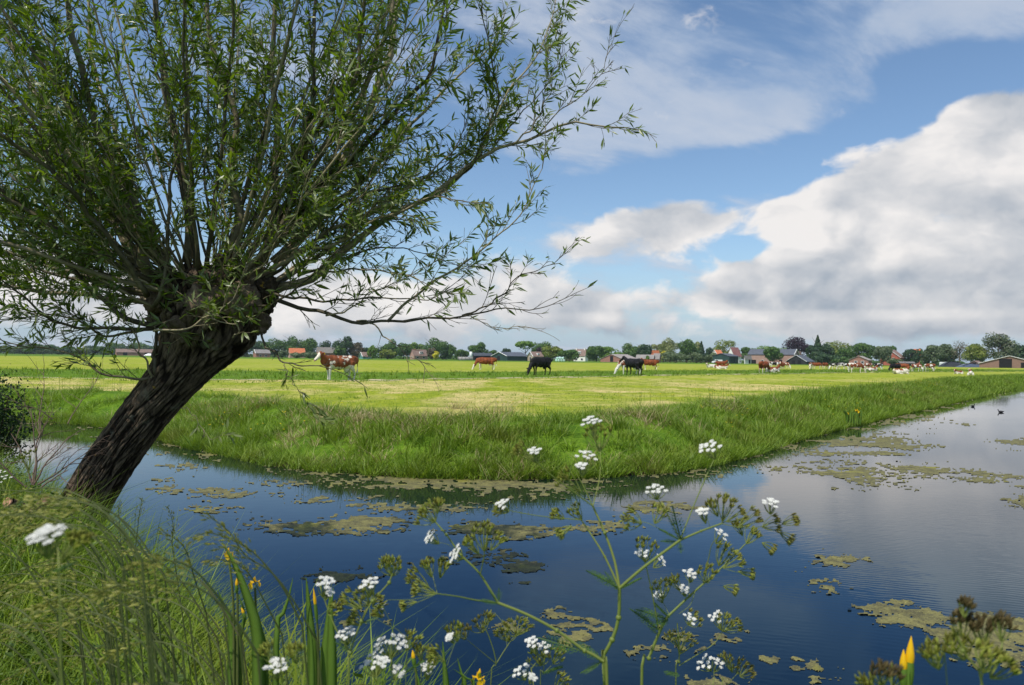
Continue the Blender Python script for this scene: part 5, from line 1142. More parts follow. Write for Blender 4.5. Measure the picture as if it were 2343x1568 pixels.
def parsley(label, Y, stems, umb, lvs=(), dy=.05):
    r_ = stems[0][0]; p0 = at(*r_[0], Y); gz = float(height(np.array([p0.x + .03]), np.array([min(p0.y, 2.3)]))[0]); e = tag(empty('cow_parsley', (p0.x, p0.y, max(gz, .02))), label, 'plant', 'cow parsley on the near bank'); o = np.array(e.location); mb = MB()
    for k, (pts, w0, w1) in enumerate(stems):
        j = 0 if k == 0 else dy * math.sin(k * 2.3)
        P = [tuple(at(x, y, Y + j * i / (len(pts) - 1))) for i, (x, y) in enumerate(pts)]
        if k == 0 or pts[0][1] >= 1560: P = [(P[0][0] + .02 * (1 if k == 0 else 1.0), P[0][1] + .02, min(o[2], P[0][2] - .05) - .02)] + P
        Q = spline(P, 8 * len(P)); mb.tube(Q - o, np.linspace(w0, w1, len(Q)) * .42, 7, False, wrand(.2, .9))
        for x, y in pts[1:-1]: mb.ell(tuple(np.array(at(x, y, Y + j * .5)) - o), (w0 * .6,) * 3, 6, 4, .3) if w0 > .004 and wrand(0, 1) < .5 else None
    mb.build('stem', M_stem, e)
    for u_ in umb: umbel(e, o, *u_[:4], Y + wrand(-.03, .05), *(u_[4:]))
    for (a, b) in lvs:
        mb = MB(); ribbon_leaf(mb, np.array(at(*a, Y)) - o, np.array(at(*b, Y + wrand(-.05, .02))) - o, .34); mb.build('leaf', M_pleaf, e, smooth=False)
    return e
def c7(x, y): return (x * .4214 + 726, y * .4214 + 907.5)
def c8(x, y): return (x * .4214 + 1452, y * .4214 + 907.5)
def c6(x, y): return (x * .4213, y * .4213 + 907.5)
def U(f, k, x, y, r, node=None, dark=False): return (k, *f(x, y), r * .42, f(*node) if node else None, dark)
parsley('tallest cow parsley with long open branches, in the middle before the canal', 1.35, [
 (C7((1560, 1568), (1545, 1430), (1600, 1320), (1635, 1200), (1640, 1040)), .0095, .0075), (C7((1640, 1040), (1560, 870), (1480, 740), (1432, 670)), .005, .0032), (C7((1432, 670), (1220, 650), (1050, 620), (1015, 600)), .0022, .0014),
 (C7((1640, 1040), (1612, 890), (1560, 740), (1495, 595)), .0062, .0045), (C7((1495, 595), (1440, 480), (1400, 410)), .003, .0018), (C7((1495, 595), (1380, 510), (1260, 420), (1185, 350)), .003, .0018), (C7((1495, 595), (1530, 450), (1536, 330), (1530, 250)), .0026, .0016),
 (C7((1640, 1040), (1780, 920), (1968, 780)), .0068, .0058), (C8((245, 780), (360, 730), (470, 690)), .005, .0036), (C8((245, 780), (300, 640), (380, 450), (440, 320)), .0032, .0018), (C8((245, 780), (200, 680), (140, 580), (115, 540)), .0026, .0016),
 (C8((470, 690), (500, 600)), .002, .0014), (C8((470, 690), (560, 640)), .002, .0014), (C8((470, 690), (600, 715), (720, 700)), .002, .0014), (C7((1968, 780), (1800, 690), (1720, 680)), .0016, .0011), (C8((410, 720), (390, 650), (380, 620)), .0012, .001)],
 [U(c7, 'w', 1005, 580, 48, (1030, 625)), U(c7, 's', 990, 610, 40, (1040, 625)), U(c7, 'w', 1460, 318, 66, (1440, 450)), U(c7, 'w', 1432, 378, 38, (1440, 470)), U(c7, 'w', 1178, 298, 44, (1195, 365)), U(c7, 's', 1100, 290, 50, (1190, 360)), U(c7, 's', 1520, 190, 85, (1532, 300)), U(c7, 'w', 1480, 135, 62, (1510, 240)), U(c7, 's', 1400, 620, 46, (1435, 670)),
  U(c7, 's', 1340, 440, 60, (1430, 520)), U(c7, 's', 1300, 640, 34, (1340, 665)), U(c8, 'w', 402, 276, 70, (435, 340)), U(c8, 'w', 112, 506, 62, (120, 560)), U(c8, 's', 495, 570, 55, (475, 680)), U(c8, 's', 575, 640, 44, (480, 690)), U(c8, 's', 420, 590, 34, (465, 680)), U(c8, 's', 650, 650, 46, (560, 712)), U(c8, 's', 760, 690, 46, (690, 708)), U(c8, 's', 855, 670, 30, (780, 700)),
  U(c8, 'w', 740, 575, 58, (735, 640)), U(c8, 's', 830, 765, 26, (760, 720)), U(c8, 'w', 365, 625, 36, (385, 690)), U(c7, 's', 1330, 735, 30, (1400, 690)), U(c7, 's', 1700, 660, 60, (1760, 690)), U(c7, 's', 1860, 620, 44, (1830, 690))],
 [(c7(1640, 1040), c7(1460, 945)), (c7(1650, 1040), c7(1760, 985)), (c7(1630, 1050), c7(1560, 950)), (c8(240, 790), c8(140, 785)), (c8(250, 780), c8(205, 600)), (c8(245, 790), c8(250, 850)), (c8(240, 775), c8(130, 720))])
parsley('cow parsley branching low to the left from the tallest one, with two nodding white heads', 1.30, [
 (C7((1575, 1640), (1545, 1440), (1450, 1380), (1300, 1270), (1130, 1180), (980, 1120)), .008, .0058), (C7((980, 1120), (880, 960), (780, 860), (700, 750), (640, 680)), .0052, .003), (C7((980, 1120), (860, 1105), (760, 1085), (650, 1070)), .0038, .0022),
 (C7((650, 1070), (630, 990), (615, 930)), .0016, .001), (C7((650, 1070), (560, 1110), (500, 1130)), .0016, .001), (C7((885, 960), (905, 860), (905, 780)), .0026, .0018), (C7((640, 680), (600, 660)), .001, .001), (C7((750, 830), (700, 800), (640, 790)), .001, .0008), (C7((650, 1070), (520, 1100), (380, 1104)), .0014, .0009)],
 [U(c7, 's', 590, 630, 72, (640, 680)), U(c7, 's', 655, 585, 26, (645, 670)), U(c7, 'w', 612, 762, 48, (660, 800)), U(c7, 'w', 752, 852, 58, (790, 880)), U(c7, 's', 905, 720, 60, (906, 880)), U(c7, 's', 830, 790, 40, (900, 890)), U(c7, 's', 985, 770, 40, (910, 880)), U(c7, 's', 520, 975, 55, (640, 1065)), U(c7, 's', 600, 915, 34, (640, 1050)), U(c7, 's', 682, 915, 36, (652, 1040)), U(c7, 's', 545, 1040, 46, (645, 1070)), U(c7, 's', 480, 1130, 30, (590, 1100))],
 [(c7(980, 1120), c7(880, 1110)), (c7(985, 1110), c7(985, 1040)), (c7(1430, 1380), c7(1200, 1310)), (c7(1540, 1440), c7(1430, 1500)), (c7(1545, 1430), c7(1380, 1330)), (c7(980, 1115), c7(930, 1050))])
parsley('pale-stemmed cow parsley leaning right behind the tallest one', 1.5, [
 (C7((1760, 1568), (1800, 1420), (1855, 1280), (1895, 1200)), .0085, .007), (C8((172, 1200), (300, 1080), (390, 1000), (470, 930), (600, 800)), .006, .0028), (C8((130, 1270), (100, 1100), (70, 960), (50, 880)), .0038, .002), (C8((190, 1190), (150, 1110)), .0018, .0012), (C8((280, 1095), (262, 1055)), .0018, .0012),
 (C8((370, 1010), (400, 880), (420, 800), (470, 745)), .0026, .0014), (C8((290, 1090), (295, 1000), (300, 965)), .0014, .001), (C8((470, 930), (540, 950), (620, 965)), .0014, .001), (C8((330, 1050), (300, 1130), (240, 1180)), .0018, .001)],
 [U(c8, 'w', 40, 850, 46, (50, 890)), U(c8, 's', 60, 805, 70, (55, 900)), U(c8, 'w', 140, 885, 40, (100, 930)), U(c8, 's', 150, 1030, 60, (150, 1100)), U(c8, 'w', 130, 1080, 38, (150, 1120)), U(c8, 'w', 265, 1045, 42, (270, 1085)), U(c8, 'w', 300, 962, 50, (300, 1010)), U(c8, 's', 215, 1000, 30, (250, 1060)), U(c8, 'w', 468, 745, 54, (440, 800)), U(c8, 's', 500, 830, 56, (455, 920)), U(c8, 's', 560, 885, 44, (480, 930)), U(c8, 's', 622, 962, 30, (560, 950)),
  U(c8, 's', 400, 950, 60, (390, 1010)), U(c8, 's', 640, 740, 50, (605, 800)), U(c8, 's', 560, 700, 30, (600, 790)), U(c8, 's', 735, 820, 26, (650, 770)), U(c8, 's', 530, 1045, 26, (440, 1020))],
 [(c8(180, 1210), c8(10, 1155)), (c8(185, 1200), c8(110, 1120)), (c8(180, 1215), c8(100, 1240)), (c8(120, 1290), c8(70, 1240)), (c7(1855, 1270), c7(1700, 1155))])
parsley('slender cow parsley at the lower edge, right of the pale-stemmed one', 1.65, [
 (C8((222, 1568), (240, 1440), (236, 1300), (230, 1230)), .006, .003), (C8((240, 1460), (340, 1400), (430, 1340), (475, 1275)), .0028, .0018), (C8((236, 1300), (300, 1225)), .0016, .001), (C8((470, 1640), (500, 1568), (560, 1500)), .003, .0018), (C8((420, 1640), (428, 1568), (430, 1490)), .0028, .0018), (C8((428, 1500), (390, 1470)), .0014, .001)],
 [U(c8, 'w', 440, 1198, 50, (470, 1270)), U(c8, 's', 500, 1215, 66, (478, 1275)), U(c8, 's', 555, 1240, 30, (490, 1265)), U(c8, 'w', 300, 1205, 44, (290, 1240)), U(c8, 's', 330, 1200, 48, (295, 1240)), U(c8, 's', 290, 1320, 56, (240, 1400)), U(c8, 's', 200, 1300, 36, (236, 1360)), U(c8, 'w', 382, 1442, 58, (415, 1490)), U(c8, 'w', 450, 1443, 40, (432, 1495)), U(c8, 's', 570, 1460, 56, (560, 1505)), U(c8, 's', 495, 1420, 36, (530, 1500)), U(c8, 's', 620, 1490, 40, (570, 1520))], [(c8(230, 1500), c8(170, 1510))])
parsley('bushy cow parsley with many white heads left of the middle, beside the irises', 1.3, [
 (C7((170, 1600), (180, 1390), (240, 1220), (300, 1110), (390, 1010), (408, 960)), .0065, .003), (C7((180, 1390), (100, 1260), (30, 1080), (10, 1020)), .0042, .002), (C7((240, 1220), (270, 1120), (280, 1040)), .002, .0014), (C7((400, 1600), (410, 1500), (390, 1400)), .0036, .002), (C7((300, 1640), (320, 1560), (318, 1470)), .003, .0018),
 (C7((480, 1640), (486, 1480), (470, 1300), (360, 1230), (290, 1190)), .003, .001), (C7((560, 1640), (590, 1540), (598, 1490)), .003, .0018), (C7((440, 1400), (400, 1240), (350, 1130)), .0018, .001), (C7((150, 1360), (160, 1310)), .0018, .0012), (C7((700, 1640), (700, 1480), (760, 1300)), .0022, .001)],
 [U(c7, 's', 405, 920, 62, (405, 975)), U(c7, 's', 380, 900, 36, (400, 965)), U(c7, 'w', 280, 1015, 60, (282, 1090)), U(c7, 's', 250, 1070, 78, (285, 1130)), U(c7, 's', 160, 1100, 56, (240, 1150)), U(c7, 's', 330, 1110, 40, (300, 1140)), U(c7, 'w', 48, 1008, 58, (28, 1090)), U(c7, 'w', 62, 1062, 28, (40, 1110)), U(c7, 'w', 155, 1285, 62, (165, 1350)), U(c7, 'w', 345, 1350, 70, (390, 1420)), U(c7, 'w', 440, 1330, 66, (400, 1420)), U(c7, 'w', 300, 1440, 74, (318, 1520)), U(c7, 'w', 350, 1440, 50, (325, 1520)),
  U(c7, 'w', 440, 1490, 46, (415, 1540)), U(c7, 'w', 597, 1470, 54, (598, 1540)), U(c7, 'w', 345, 1142, 24, (352, 1180)), U(c7, 's', 330, 1180, 26, (352, 1200)), U(c7, 's', 200, 1210, 50, (240, 1240)), U(c7, 's', 510, 1310, 44, (480, 1380)), U(c7, 's', 90, 1150, 40, (60, 1180)), U(c7, 'w', 720, 1310, 26, (740, 1340)), U(c7, 's', 740, 1270, 50, (760, 1330)), U(c7, 's', 640, 1390, 36, (690, 1440)), U(c7, 's', 620, 1440, 30, (600, 1500)), U(c7, 's', 560, 1380, 40, (570, 1450))],
 [(c7(180, 1390), c7(90, 1330)), (c7(240, 1230), c7(330, 1200)), (c7(480, 1500), c7(560, 1440))])
parsley('cow parsley gone to yellow-green seed at the lower edge, middle', 1.7, [
 (C7((940, 1600), (970, 1450), (930, 1300), (895, 1230)), .005, .0026), (C7((970, 1450), (1040, 1340), (1080, 1290)), .003, .002), (C7((970, 1450), (860, 1360), (800, 1310)), .0022, .0012), (C7((1030, 1360), (1010, 1240), (960, 1170)), .0016, .001)],
 [U(c7, 's', 885, 1225, 60, (900, 1280)), U(c7, 's', 930, 1195, 26, (905, 1260)), U(c7, 's', 1060, 1250, 84, (1080, 1300)), U(c7, 's', 1000, 1275, 50, (1040, 1330)), U(c7, 's', 790, 1270, 50, (800, 1320)), U(c7, 's', 1130, 1240, 40, (1090, 1290))])
parsley('low cow parsley with white heads at the lower edge left of the tallest one', 1.5, [
 (C7((1175, 1640), (1165, 1540), (1160, 1470)), .004, .0028), (C7((1160, 1480), (1200, 1420), (1180, 1390)), .002, .0014), (C7((1210, 1640), (1225, 1500), (1235, 1420)), .0026, .0018), (C7((1230, 1500), (1290, 1440)), .0016, .001), (C7((1160, 1500), (1110, 1520)), .0016, .001)],
 [U(c7, 'w', 1160, 1335, 50, (1185, 1400)), U(c7, 'w', 1225, 1360, 46, (1232, 1430)), U(c7, 's', 1200, 1400, 66, (1215, 1460)), U(c7, 's', 1300, 1395, 52, (1280, 1450)), U(c7, 'w', 1110, 1490, 56, (1130, 1540)), U(c7, 'w', 1165, 1525, 30, (1150, 1560)), U(c7, 's', 1330, 1530, 46, (1290, 1590))], [(c7(1220, 1500), c7(1330, 1470))])
parsley('blurred cow parsley with dark brown seed heads in the lower right corner', .85, [
 (C8((1900, 1640), (1860, 1500), (1780, 1380), (1750, 1300)), .0045, .003), (C8((1880, 1560), (1900, 1400), (1900, 1290)), .003, .002), (C8((1700, 1640), (1660, 1500), (1590, 1420)), .0022, .001), (C8((1900, 1500), (1980, 1400), (2000, 1280)), .0026, .0016)],
 [U(c8, 's', 1775, 1215, 60, (1780, 1310), True), U(c8, 's', 1880, 1250, 62, (1890, 1350), True), U(c8, 's', 1990, 1235, 52, (1990, 1330), True), U(c8, 's', 1790, 1140, 30, (1785, 1240), True), U(c8, 's', 1750, 1350, 74, (1790, 1430)), U(c8, 's', 1910, 1400, 80, (1890, 1500)), U(c8, 's', 1610, 1390, 64, (1650, 1480)), U(c8, 's', 1990, 1440, 66, (1930, 1530))])
parsley('small blurred cow parsley seed heads at the lower edge left of the corner one', .9, [(C8((1345, 1660), (1340, 1600), (1335, 1540)), .0022, .0016), (C8((1390, 1660), (1400, 1600), (1402, 1540)), .002, .0014)],
 [U(c8, 's', 1335, 1500, 60, (1338, 1570), True), U(c8, 's', 1405, 1505, 46, (1402, 1570), True), U(c8, 's', 1260, 1560, 40, (1300, 1620))])
parsley('blurred cow parsley with one wide white head before the willow foot', .72, [
 (C6((330, 1250), (300, 1000), (270, 840), (262, 790)), .004, .002)], [U(c6, 'w', 250, 752, 104, (265, 880)), U(c6, 's', 420, 790, 60, (330, 900))], [(c6(290, 950), c6(420, 900))], dy=.02)
parsley('cow parsley with white heads at the left edge beside the brush heap', 2.6, [
 (C6((60, 900), (40, 640), (20, 480)), .006, .003), (C6((90, 900), (150, 500), (160, 330)), .004, .002), (C6((-30, 900), (-10, 600), (0, 440)), .004, .002)], [U(c6, 'w', 20, 440, 48, (20, 520)), U(c6, 'w', 0, 412, 30, (5, 480)), U(c6, 's', 150, 310, 50, (158, 400)), U(c6, 's', 130, 340, 36, (158, 420)), U(c6, 'w', 20, 648, 26, (30, 700))], [(c6(40, 640), c6(120, 560))])
parsley('cow parsley with one flat white head low among the grass, below the irises', 1.05, [
 (C6((1540, 1640), (1510, 1560), (1500, 1500)), .004, .002), (C6((1640, 1640), (1650, 1500), (1600, 1420)), .003, .0015)], [U(c6, 'w', 1500, 1462, 74, (1500, 1540)), U(c6, 's', 1600, 1390, 50, (1610, 1450)), U(c6, 's', 1450, 1380, 46, (1490, 1450))])

M_blade = grassmat('iris_blade', (.080, .170, .022), (.170, .280, .040), (.12, .21, .03), .3); M_yel = grassmat('iris_yellow', (.72, .42, .008), (.90, .62, .015), (.80, .50, .01), .3)
def blade_strip(mb, pts, Y, w):
    P = spline([tuple(at(x, y, Y)) for x, y in pts], 16); n = 16; t = np.linspace(0, 1, n); W_b = w * .5 * np.clip((1 - t) * 3.2, 0.02, 1) ** .7
    T = np.gradient(P, axis=0); T /= np.linalg.norm(T, axis=1)[:, None]; S = np.cross(T, (0.25, 1, 0)); S /= np.linalg.norm(S, axis=1)[:, None]
    V = np.stack([P - S * W_b[:, None], P - np.array((.0, 1, 0)) * W_b[:, None] * .25, P + S * W_b[:, None], P + np.array((0, 1, 0)) * W_b[:, None] * .25], 1).reshape(-1, 3)
    i = np.arange(n - 1)[:, None] * 4; j = np.arange(4)[None]; mb.add(V, np.stack([i + j, i + (j + 1) % 4, i + 4 + (j + 1) % 4, i + 4 + j], -1).reshape(-1, 4), wrand(0, 1))
def iris(label, Y, blades_, flowers, buds, stems, grp=None):
    p0 = at(*blades_[0][0][0], Y); gz = float(height(np.array([p0.x]), np.array([p0.y]))[0]); e = tag(empty('yellow_iris', (p0.x, p0.y, max(gz, 0))), label, 'flower', grp); o = np.array(e.location)
    def gnd(pts):
        a = at(*pts[0], Y)
        return pts
    for pts, w in blades_:
        mb = MB(); x0, y0 = pts[0]; yb = max(y0, CY + FPX * .0 + 0) ; ext = [(x0 + (x0 - pts[1][0]) * .3, y0 + max(60, (hor(x0) + (EYE - o[2]) / Y * FPX) - y0))] if (hor(x0) + (EYE - o[2]) / Y * FPX) > y0 + 20 else []
        blade_strip(mb, ext + list(pts), Y + wrand(-.04, .04), w * (1.4 if Y < 5 else 1)); mb.V = [v - o for v in mb.V]; mb.build('blade', M_blade, e)
    mb = MB()
    for pts in stems:
        x0, y0 = pts[0]; yg = hor(x0) + (EYE - o[2]) / Y * FPX; q_ = ([(x0, yg)] if yg > y0 + 20 else []) + list(pts)
        Q = spline([tuple(at(x, y, Y)) for x, y in q_], 14); mb.tube(Q - o, np.linspace(.0045, .003, 14), 6, False)
    if stems: mb.build('stem', M_stem, e)
    for x, y, r in flowers:
        c = np.array(at(x, y, Y)) - o; R = r / FPX * Y; mb = MB(); P, Dd, N_, L, Wd = [], [], [], [], []
        for k in range(3):
            a = k * 2.094 + wrand(0, 1); h = np.array((math.cos(a), math.sin(a), 0)); P += [c, c + h * R * .45 + (0, 0, R * .1)]; Dd += [h + (0, 0, .35), h * .5 + (0, 0, -1)]; N_ += [(0, 0, 1), h]; L += [R * .75, R * .95]; Wd += [R * .5, R * .78]
            a += 1.05; h = np.array((math.cos(a), math.sin(a), 0)); P.append(c); Dd.append(h * .35 + (0, 0, 1)); N_.append(h); L.append(R * .75); Wd.append(R * .32)
        leaves(mb, np.array(P), np.array(Dd), np.array(N_, float), np.array(L), np.array(Wd), RNG.uniform(0, 1, len(P)), .15, .1); mb.build('flower', M_yel, e)
    for (x0, y0), (x1, y1), w in buds:
        a, b = np.array(at(x0, y0, Y)) - o, np.array(at(x1, y1, Y)) - o; t = np.linspace(0, 1, 8)
        mb = MB(); mb.tube(a + (b - a) * (t * .55)[:, None], w * np.array([.25, .5, .7, .8, .85, .85, .8, .7]), 8, False); mb.build('bud_sheath', M_blade, e)
        mb = MB(); mb.tube(a + (b - a) * (.5 + t * .5)[:, None], w * np.array([.6, .72, .75, .68, .55, .4, .22, .05]), 8, False); mb.build('bud', M_yel, e)
iris('yellow iris clump with two open flowers standing in the grass before the canal', 1.9,
 [(C6((1400, 1320), (1385, 1220), (1340, 1080), (1270, 900), (1205, 790)), .026), (C6((1260, 1300), (1235, 1200), (1205, 1110), (1185, 1050)), .022), (C6((1500, 1320), (1530, 1200), (1570, 1080), (1590, 985)), .014), (C6((1300, 1340), (1330, 1200), (1290, 1060)), .014), (C6((1440, 1400), (1400, 1240), (1340, 1130)), .012)],
 [(*c6(1238, 850), 17), (*c6(1382, 1010), 18)], [(c6(1285, 1070), c6(1285, 985), .0055), (c6(1335, 1210), c6(1310, 1145), .005), (c6(1400, 1310), c6(1398, 1240), .005)],
 [C6((1270, 1250), (1265, 1100), (1255, 980), (1242, 880)), C6((1395, 1250), (1388, 1140), (1385, 1040)), C6((1290, 1250), (1288, 1070))])
iris('yellow iris with a closed bud and broad blades, right of the open irises', 1.9,
 [(C6((1700, 1460), (1690, 1300), (1675, 1130), (1662, 985)), .024), (C6((1800, 1460), (1800, 1300), (1795, 1150), (1810, 1040)), .022), (C7((40, 1460), (50, 1300), (62, 1150), (70, 1060)), .020), (C7((-30, 1460), (-40, 1300), (-60, 1200)), .014)], [], [(c6(1722, 1230), c6(1702, 1040), .0055)], [C6((1730, 1460), (1722, 1230))])
iris('yellow iris flower cut by the lower edge, with grassy blades around', 1.7,
 [(C7((800, 1640), (780, 1500), (760, 1420)), .014), (C7((700, 1640), (690, 1480), (680, 1330)), .016), (C7((560, 1640), (545, 1540), (530, 1480)), .012), (C7((850, 1640), (820, 1540), (740, 1480)), .010)], [(*c7(872, 1530), 22)], [(c7(880, 1530), c7(882, 1475), .004), (c7(528, 1470), c7(516, 1375), .006)], [C7((880, 1640), (876, 1560)), C7((540, 1640), (530, 1470))])
iris('two pointed yellow iris buds at the lower edge near the right corner', 1.25,
 [(C8((1462, 1680), (1460, 1600), (1456, 1500)), .010), (C8((1485, 1680), (1488, 1600), (1494, 1480)), .010)], [], [(c8(1458, 1600), c8(1458, 1372), .0085), (c8(1480, 1610), c8(1500, 1300), .0095)], [C8((1462, 1680), (1458, 1600)), C8((1476, 1680), (1480, 1610))])
FC = [c8(x, y) for x, y in [(1148, 155), (1165, 158), (1180, 156), (1195, 158), (1210, 152), (1222, 150)]]
iris('yellow iris clump growing in the water at the far bank', 21.5,
 [([(x, y), (x + RNG.uniform(-5, 5), y - 22), (x + RNG.uniform(-9, 9), y - RNG.uniform(30, 42))], .05) for x, y in FC for _ in (0, 1)], [(*c8(1208, 78), 6.5), (*c8(1222, 112), 4), (*c8(1155, 90), 4), (*c8(1196, 72), 4)], [], [[c8(1200, 150), c8(1208, 85)], [c8(1220, 150), c8(1222, 115)], [c8(1160, 150), c8(1155, 95)]])

# ------------------------------------------------------------------ floating algae
def plane_grid(y0, y1, q_):
    ys = [y0]
    while ys[-1] < y1: ys.append(ys[-1] + max(.006, ys[-1] ** 2 / (1.9 * 738) * q_))
    return np.array(ys)
ys = plane_grid(3.0, 75, .85); us = np.linspace(-.76, .76, 1150); UU, YY2 = np.meshgrid(us, ys); XX2 = UU * YY2
p = np.stack([XX2, YY2, np.full_like(XX2, -EYE)], -1); dd = p @ np.array(F3); PX = CX + FPX * (p @ np.array(R3)) / dd; PY = CY - FPX * (p @ np.array(U3)) / dd
MATS = [(1895, 2135, 983, 1042, 1), (1831, 2210, 1051, 1118, 1), (2180, 2320, 1080, 1105, .8), (2255, 2400, 1000, 1030, .8), (2295, 2400, 1114, 1160, .8), (1743, 1905, 1283, 1320, 1), (1830, 1990, 1272, 1310, 1), (1830, 1945, 1312, 1356, 1), (1958, 2090, 1375, 1412, .9), (2000, 2168, 1395, 1434, .9), (2150, 2420, 1413, 1500, .75), (2150, 2420, 1480, 1530, .7),
 (1480, 1705, 1430, 1490, .9), (1452, 1620, 1460, 1515, .8), (1553, 1722, 1531, 1600, .8), (1814, 2000, 1531, 1590, .9), (1743, 1795, 1490, 1523, .7), (1800, 1880, 1505, 1545, .6), (810, 1118, 1076, 1125, .8), (740, 960, 1105, 1140, .5), (831, 1139, 1148, 1178, .75), (700, 945, 1175, 1221, .85), (1000, 1250, 1190, 1232, .8), (907, 1164, 1253, 1299, .7), (1135, 1244, 1287, 1311, .9), (1168, 1214, 1325, 1342, .8), (1223, 1320, 1378, 1420, 1), (1250, 1383, 1420, 1475, .85), (1080, 1215, 1426, 1452, .75),
 (1303, 1505, 1181, 1221, .9), (1350, 1590, 1148, 1188, .9), (1180, 1420, 1120, 1150, .8), (400, 615, 1122, 1169, .75), (539, 790, 1185, 1223, .7), (404, 548, 1030, 1076, .7), (333, 421, 1090, 1140, .6), (1000, 1290, 1098, 1120, .8), (560, 760, 1120, 1150, .6), (1980, 2200, 960, 980, .6), (2050, 2180, 940, 958, .5), (1720, 1900, 1030, 1052, .6), (1560, 1640, 1560, 1600, .7), (640, 860, 1300, 1330, .45)]
planf = np.full(PX.shape, -1.0)
for x0, x1, y0, y1, w in MATS:
    d2 = ((PX - (x0 + x1) / 2) / ((x1 - x0) / 2)) ** 2 + ((PY - (y0 + y1) / 2) / ((y1 - y0) / 2)) ** 2; planf = np.maximum(planf, w * (1.15 - d2 ** .8))
dF = seg_dist(XX2, YY2, FW); edge = np.exp(-dF / .8) * .62 * (YY2 < 60)
nzA = vnoise(XX2, YY2 * 1.5, .9, 41, 6, .62); nzB = vnoise(XX2, YY2, 13, 57, 4, .65); nzC = vnoise(XX2, YY2 * 2.2, .35, 61, 4)
f_ = np.maximum(np.clip(planf, -.4, 1) * .36, edge * .42 - .08) + (nzA - .5) * 1.5 + (nzB - .5) * 1.2 - .055
f_ = np.where((planf < -.35) & (dF > 1.5), np.minimum(f_, (nzA - .5) * 1.4 + (nzB - .5) * .9 - .44), f_)
mask = (f_ > .06) & in_water(XX2, YY2) & (seg_dist(XX2, YY2, NW) > .25)
nu = len(us); cells = mask[:-1, :-1] & mask[1:, 1:] & mask[:-1, 1:] & mask[1:, :-1]; I, J = np.nonzero(cells); vi = I * nu + J
quads = np.c_[vi, vi + 1, vi + nu + 1, vi + nu]; used, inv = np.unique(quads, return_inverse=True)
Zal = .002 + np.clip(f_ - .06, 0, .3) * .006 + np.maximum(0, nzB - .56) * .03 * sstep(f_, .1, .25)
mb = MB(); mb.add(np.c_[XX2.ravel()[used], YY2.ravel()[used], Zal.ravel()[used]], inv.reshape(-1, 4), np.clip(f_.ravel()[used] * 2.2, 0, 1))
m, q = mat('algae'); P = q.n('ShaderNodeNewGeometry', _out=0); r = attr(q)
c = q.mix(q.ss(q.noise(P, 7, 5, .7), .38, .62), (.090, .084, .038), (.190, .176, .060)); c = q.mix(q.ss(q.noise(P, 1.6, 3, .6), .56, .70), c, (.22, .21, .035)); c = q.mix(q.ss(q.noise(P, 42, 2, .6), .60, .70), c, (.03, .028, .015)); c = q.mix(q.m('MULTIPLY', q.ss(q.noise(P, 75, 2, .7), .58, .68), .6), c, (.36, .34, .12)); c = q.mix(q.m('MULTIPLY', q.ss(r, .55, .1), .7), c, (.075, .078, .045))
finish(q, pbsdf(q, c, .75, .3, bump(q, q.noise(P, 60, 3, .6), .6, .01)))
tag(mb.build('floating_algae', m, smooth=True), kind='stuff'); print('algae quads', len(quads))

# ------------------------------------------------------------------ brush by the willow foot and the shrub at the left edge
M_twig = plain('brush_twigs', (.155, .105, .080), .8, .3); M_log = plain('log_bark', (.095, .065, .045), .9, .4, 12, bmp=1.0); M_cut = plain('cut_wood', (.36, .19, .12), .8, .2, 30)
e = tag(empty('brushwood', at(62, 1120, 4.6)), 'fan of bare reddish twigs at the left edge beside the willow foot', 'branches'); o = np.array(e.location)
def bare(mb, p, d, L, r, lv):
    k = 7; P = [p]; d = np.array(d, float)
    for a in range(k): d = d / np.linalg.norm(d) + RNG.normal(0, .10, 3); P.append(P[-1] + d / np.linalg.norm(d) * L / k)
    mb.tube(np.array(P) - o, np.linspace(r, r * .35, k + 1), 5, False)
    if lv:
        for a in (2, 3, 4, 5, 6):
            if wrand(0, 1) < .75: bare(mb, P[a], d + RNG.normal(0, .55, 3), L * wrand(.35, .6), r * .5, lv - 1)
for (x, y), (x2, y2), L in [((75, 1110), (0, 1000), 1), ((75, 1105), (60, 960), 1), ((80, 1105), (135, 985), 1), ((85, 1110), (215, 1030), 1), ((60, 1115), (-60, 1040), 1), ((78, 1110), (100, 930), 1), ((95, 1115), (180, 1060), .7), ((90, 985), (100, 830), 1), ((155, 970), (200, 845), 1), ((120, 960), (30, 860), .8)]:
    a, b = np.array(at(x, y, 4.6)), np.array(at(x2, y2, 4.6 + wrand(-.3, .4))); mb = MB(); bare(mb, a, b - a, np.linalg.norm(b - a) * L, .006 if y > 1050 else .0035, 2 if y > 1050 else 1); mb.build('twig', M_twig, e)
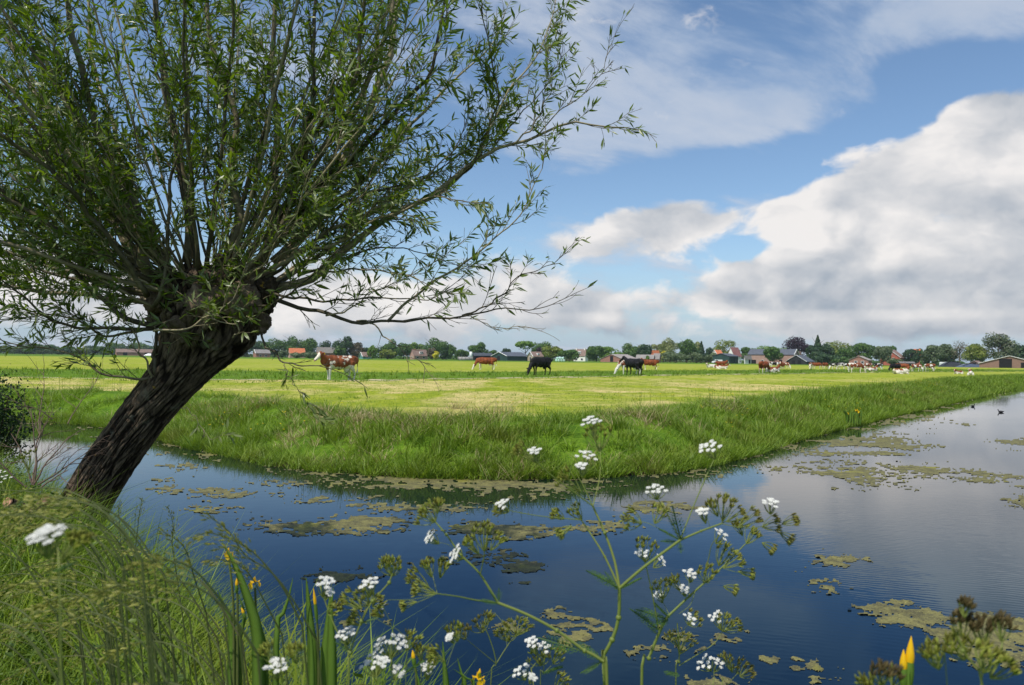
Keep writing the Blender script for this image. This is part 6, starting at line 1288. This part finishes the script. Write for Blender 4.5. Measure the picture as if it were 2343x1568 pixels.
def log(px0, py0, px1, py1, Y0, Y1, r, label):
    a, b = np.array(at(px0, py0, Y0)), np.array(at(px1, py1, Y1)); e = tag(empty('cut_log', a), label, 'log'); mb = MB(); t = np.linspace(0, 1, 9)[:, None]
    mb.tube((b - a) * t + RNG.normal(0, r * .08, (9, 3)), r * RNG.uniform(.9, 1.1, 9), 12, False); mb.build('bark', M_log, e)
    d = (b - a) / np.linalg.norm(b - a); mb = MB(); mb.tube(np.array([-d * .012, -d * .004]), [r * .93, r * .98], 12); mb.build('cut_end', M_cut, e, smooth=False)
log(20, 1150, 130, 1195, 4.3, 4.6, .032, 'cut log with a reddish end lying at the left edge by the willow foot')
log(105, 1145, 40, 1205, 4.35, 4.5, .030, 'short log crossing the others beside the willow foot')
e = tag(empty('willow_shrub', (at(-20, 980, 9.0).x, 9.0, .1)), 'dark leafy shrub overhanging the canal at the left edge', 'shrub'); o = np.array(e.location); mb = MB(); LP = []
for k in range(16):
    t = at(-30 + wrand(-70, 95), wrand(850, 985), 9 + wrand(-.5, .5)); P = spline([o, (o + np.array(t)) / 2 + (0, 0, .15), np.array(t)], 8); mb.tube(P - o, np.linspace(.02, .004, 8), 5, False)
    for i in range(3, 8): LP.append(P[i] + RNG.normal(0, .12, (90, 3)))
mb.build('stem', M_log, e); LP = np.concatenate(LP); LL = RNG.uniform(.03, .06, len(LP)); mb = MB(); leaves(mb, LP - o, RNG.normal(0, 1, LP.shape), RNG.normal(0, .5, LP.shape) + (0, 0, .8), LL, LL * .5, RNG.uniform(0, 1, len(LP))); mb.build('foliage', leafmat('shrub_leaf', (.012, .032, .008), (.032, .070, .014), trans=.2), e, smooth=False)

# ------------------------------------------------------------------ thin summer haze over the polder
mb = MB(); mb.box((0, 1330, 10.6), (5400, 2740, 24.8))
m = bpy.data.materials.new('haze_air'); m.use_nodes = True; m.node_tree.nodes.clear(); q = G(m.node_tree)
vo = q.n('ShaderNodeVolumePrincipled', Color=(.80, .88, 1.0), Density=.00011, Anisotropy=.2); o_ = m.node_tree.nodes.new('ShaderNodeOutputMaterial'); m.node_tree.links.new(vo, o_.inputs[1])
hz_ = tag(mb.build('haze', m, smooth=False), kind='stuff')
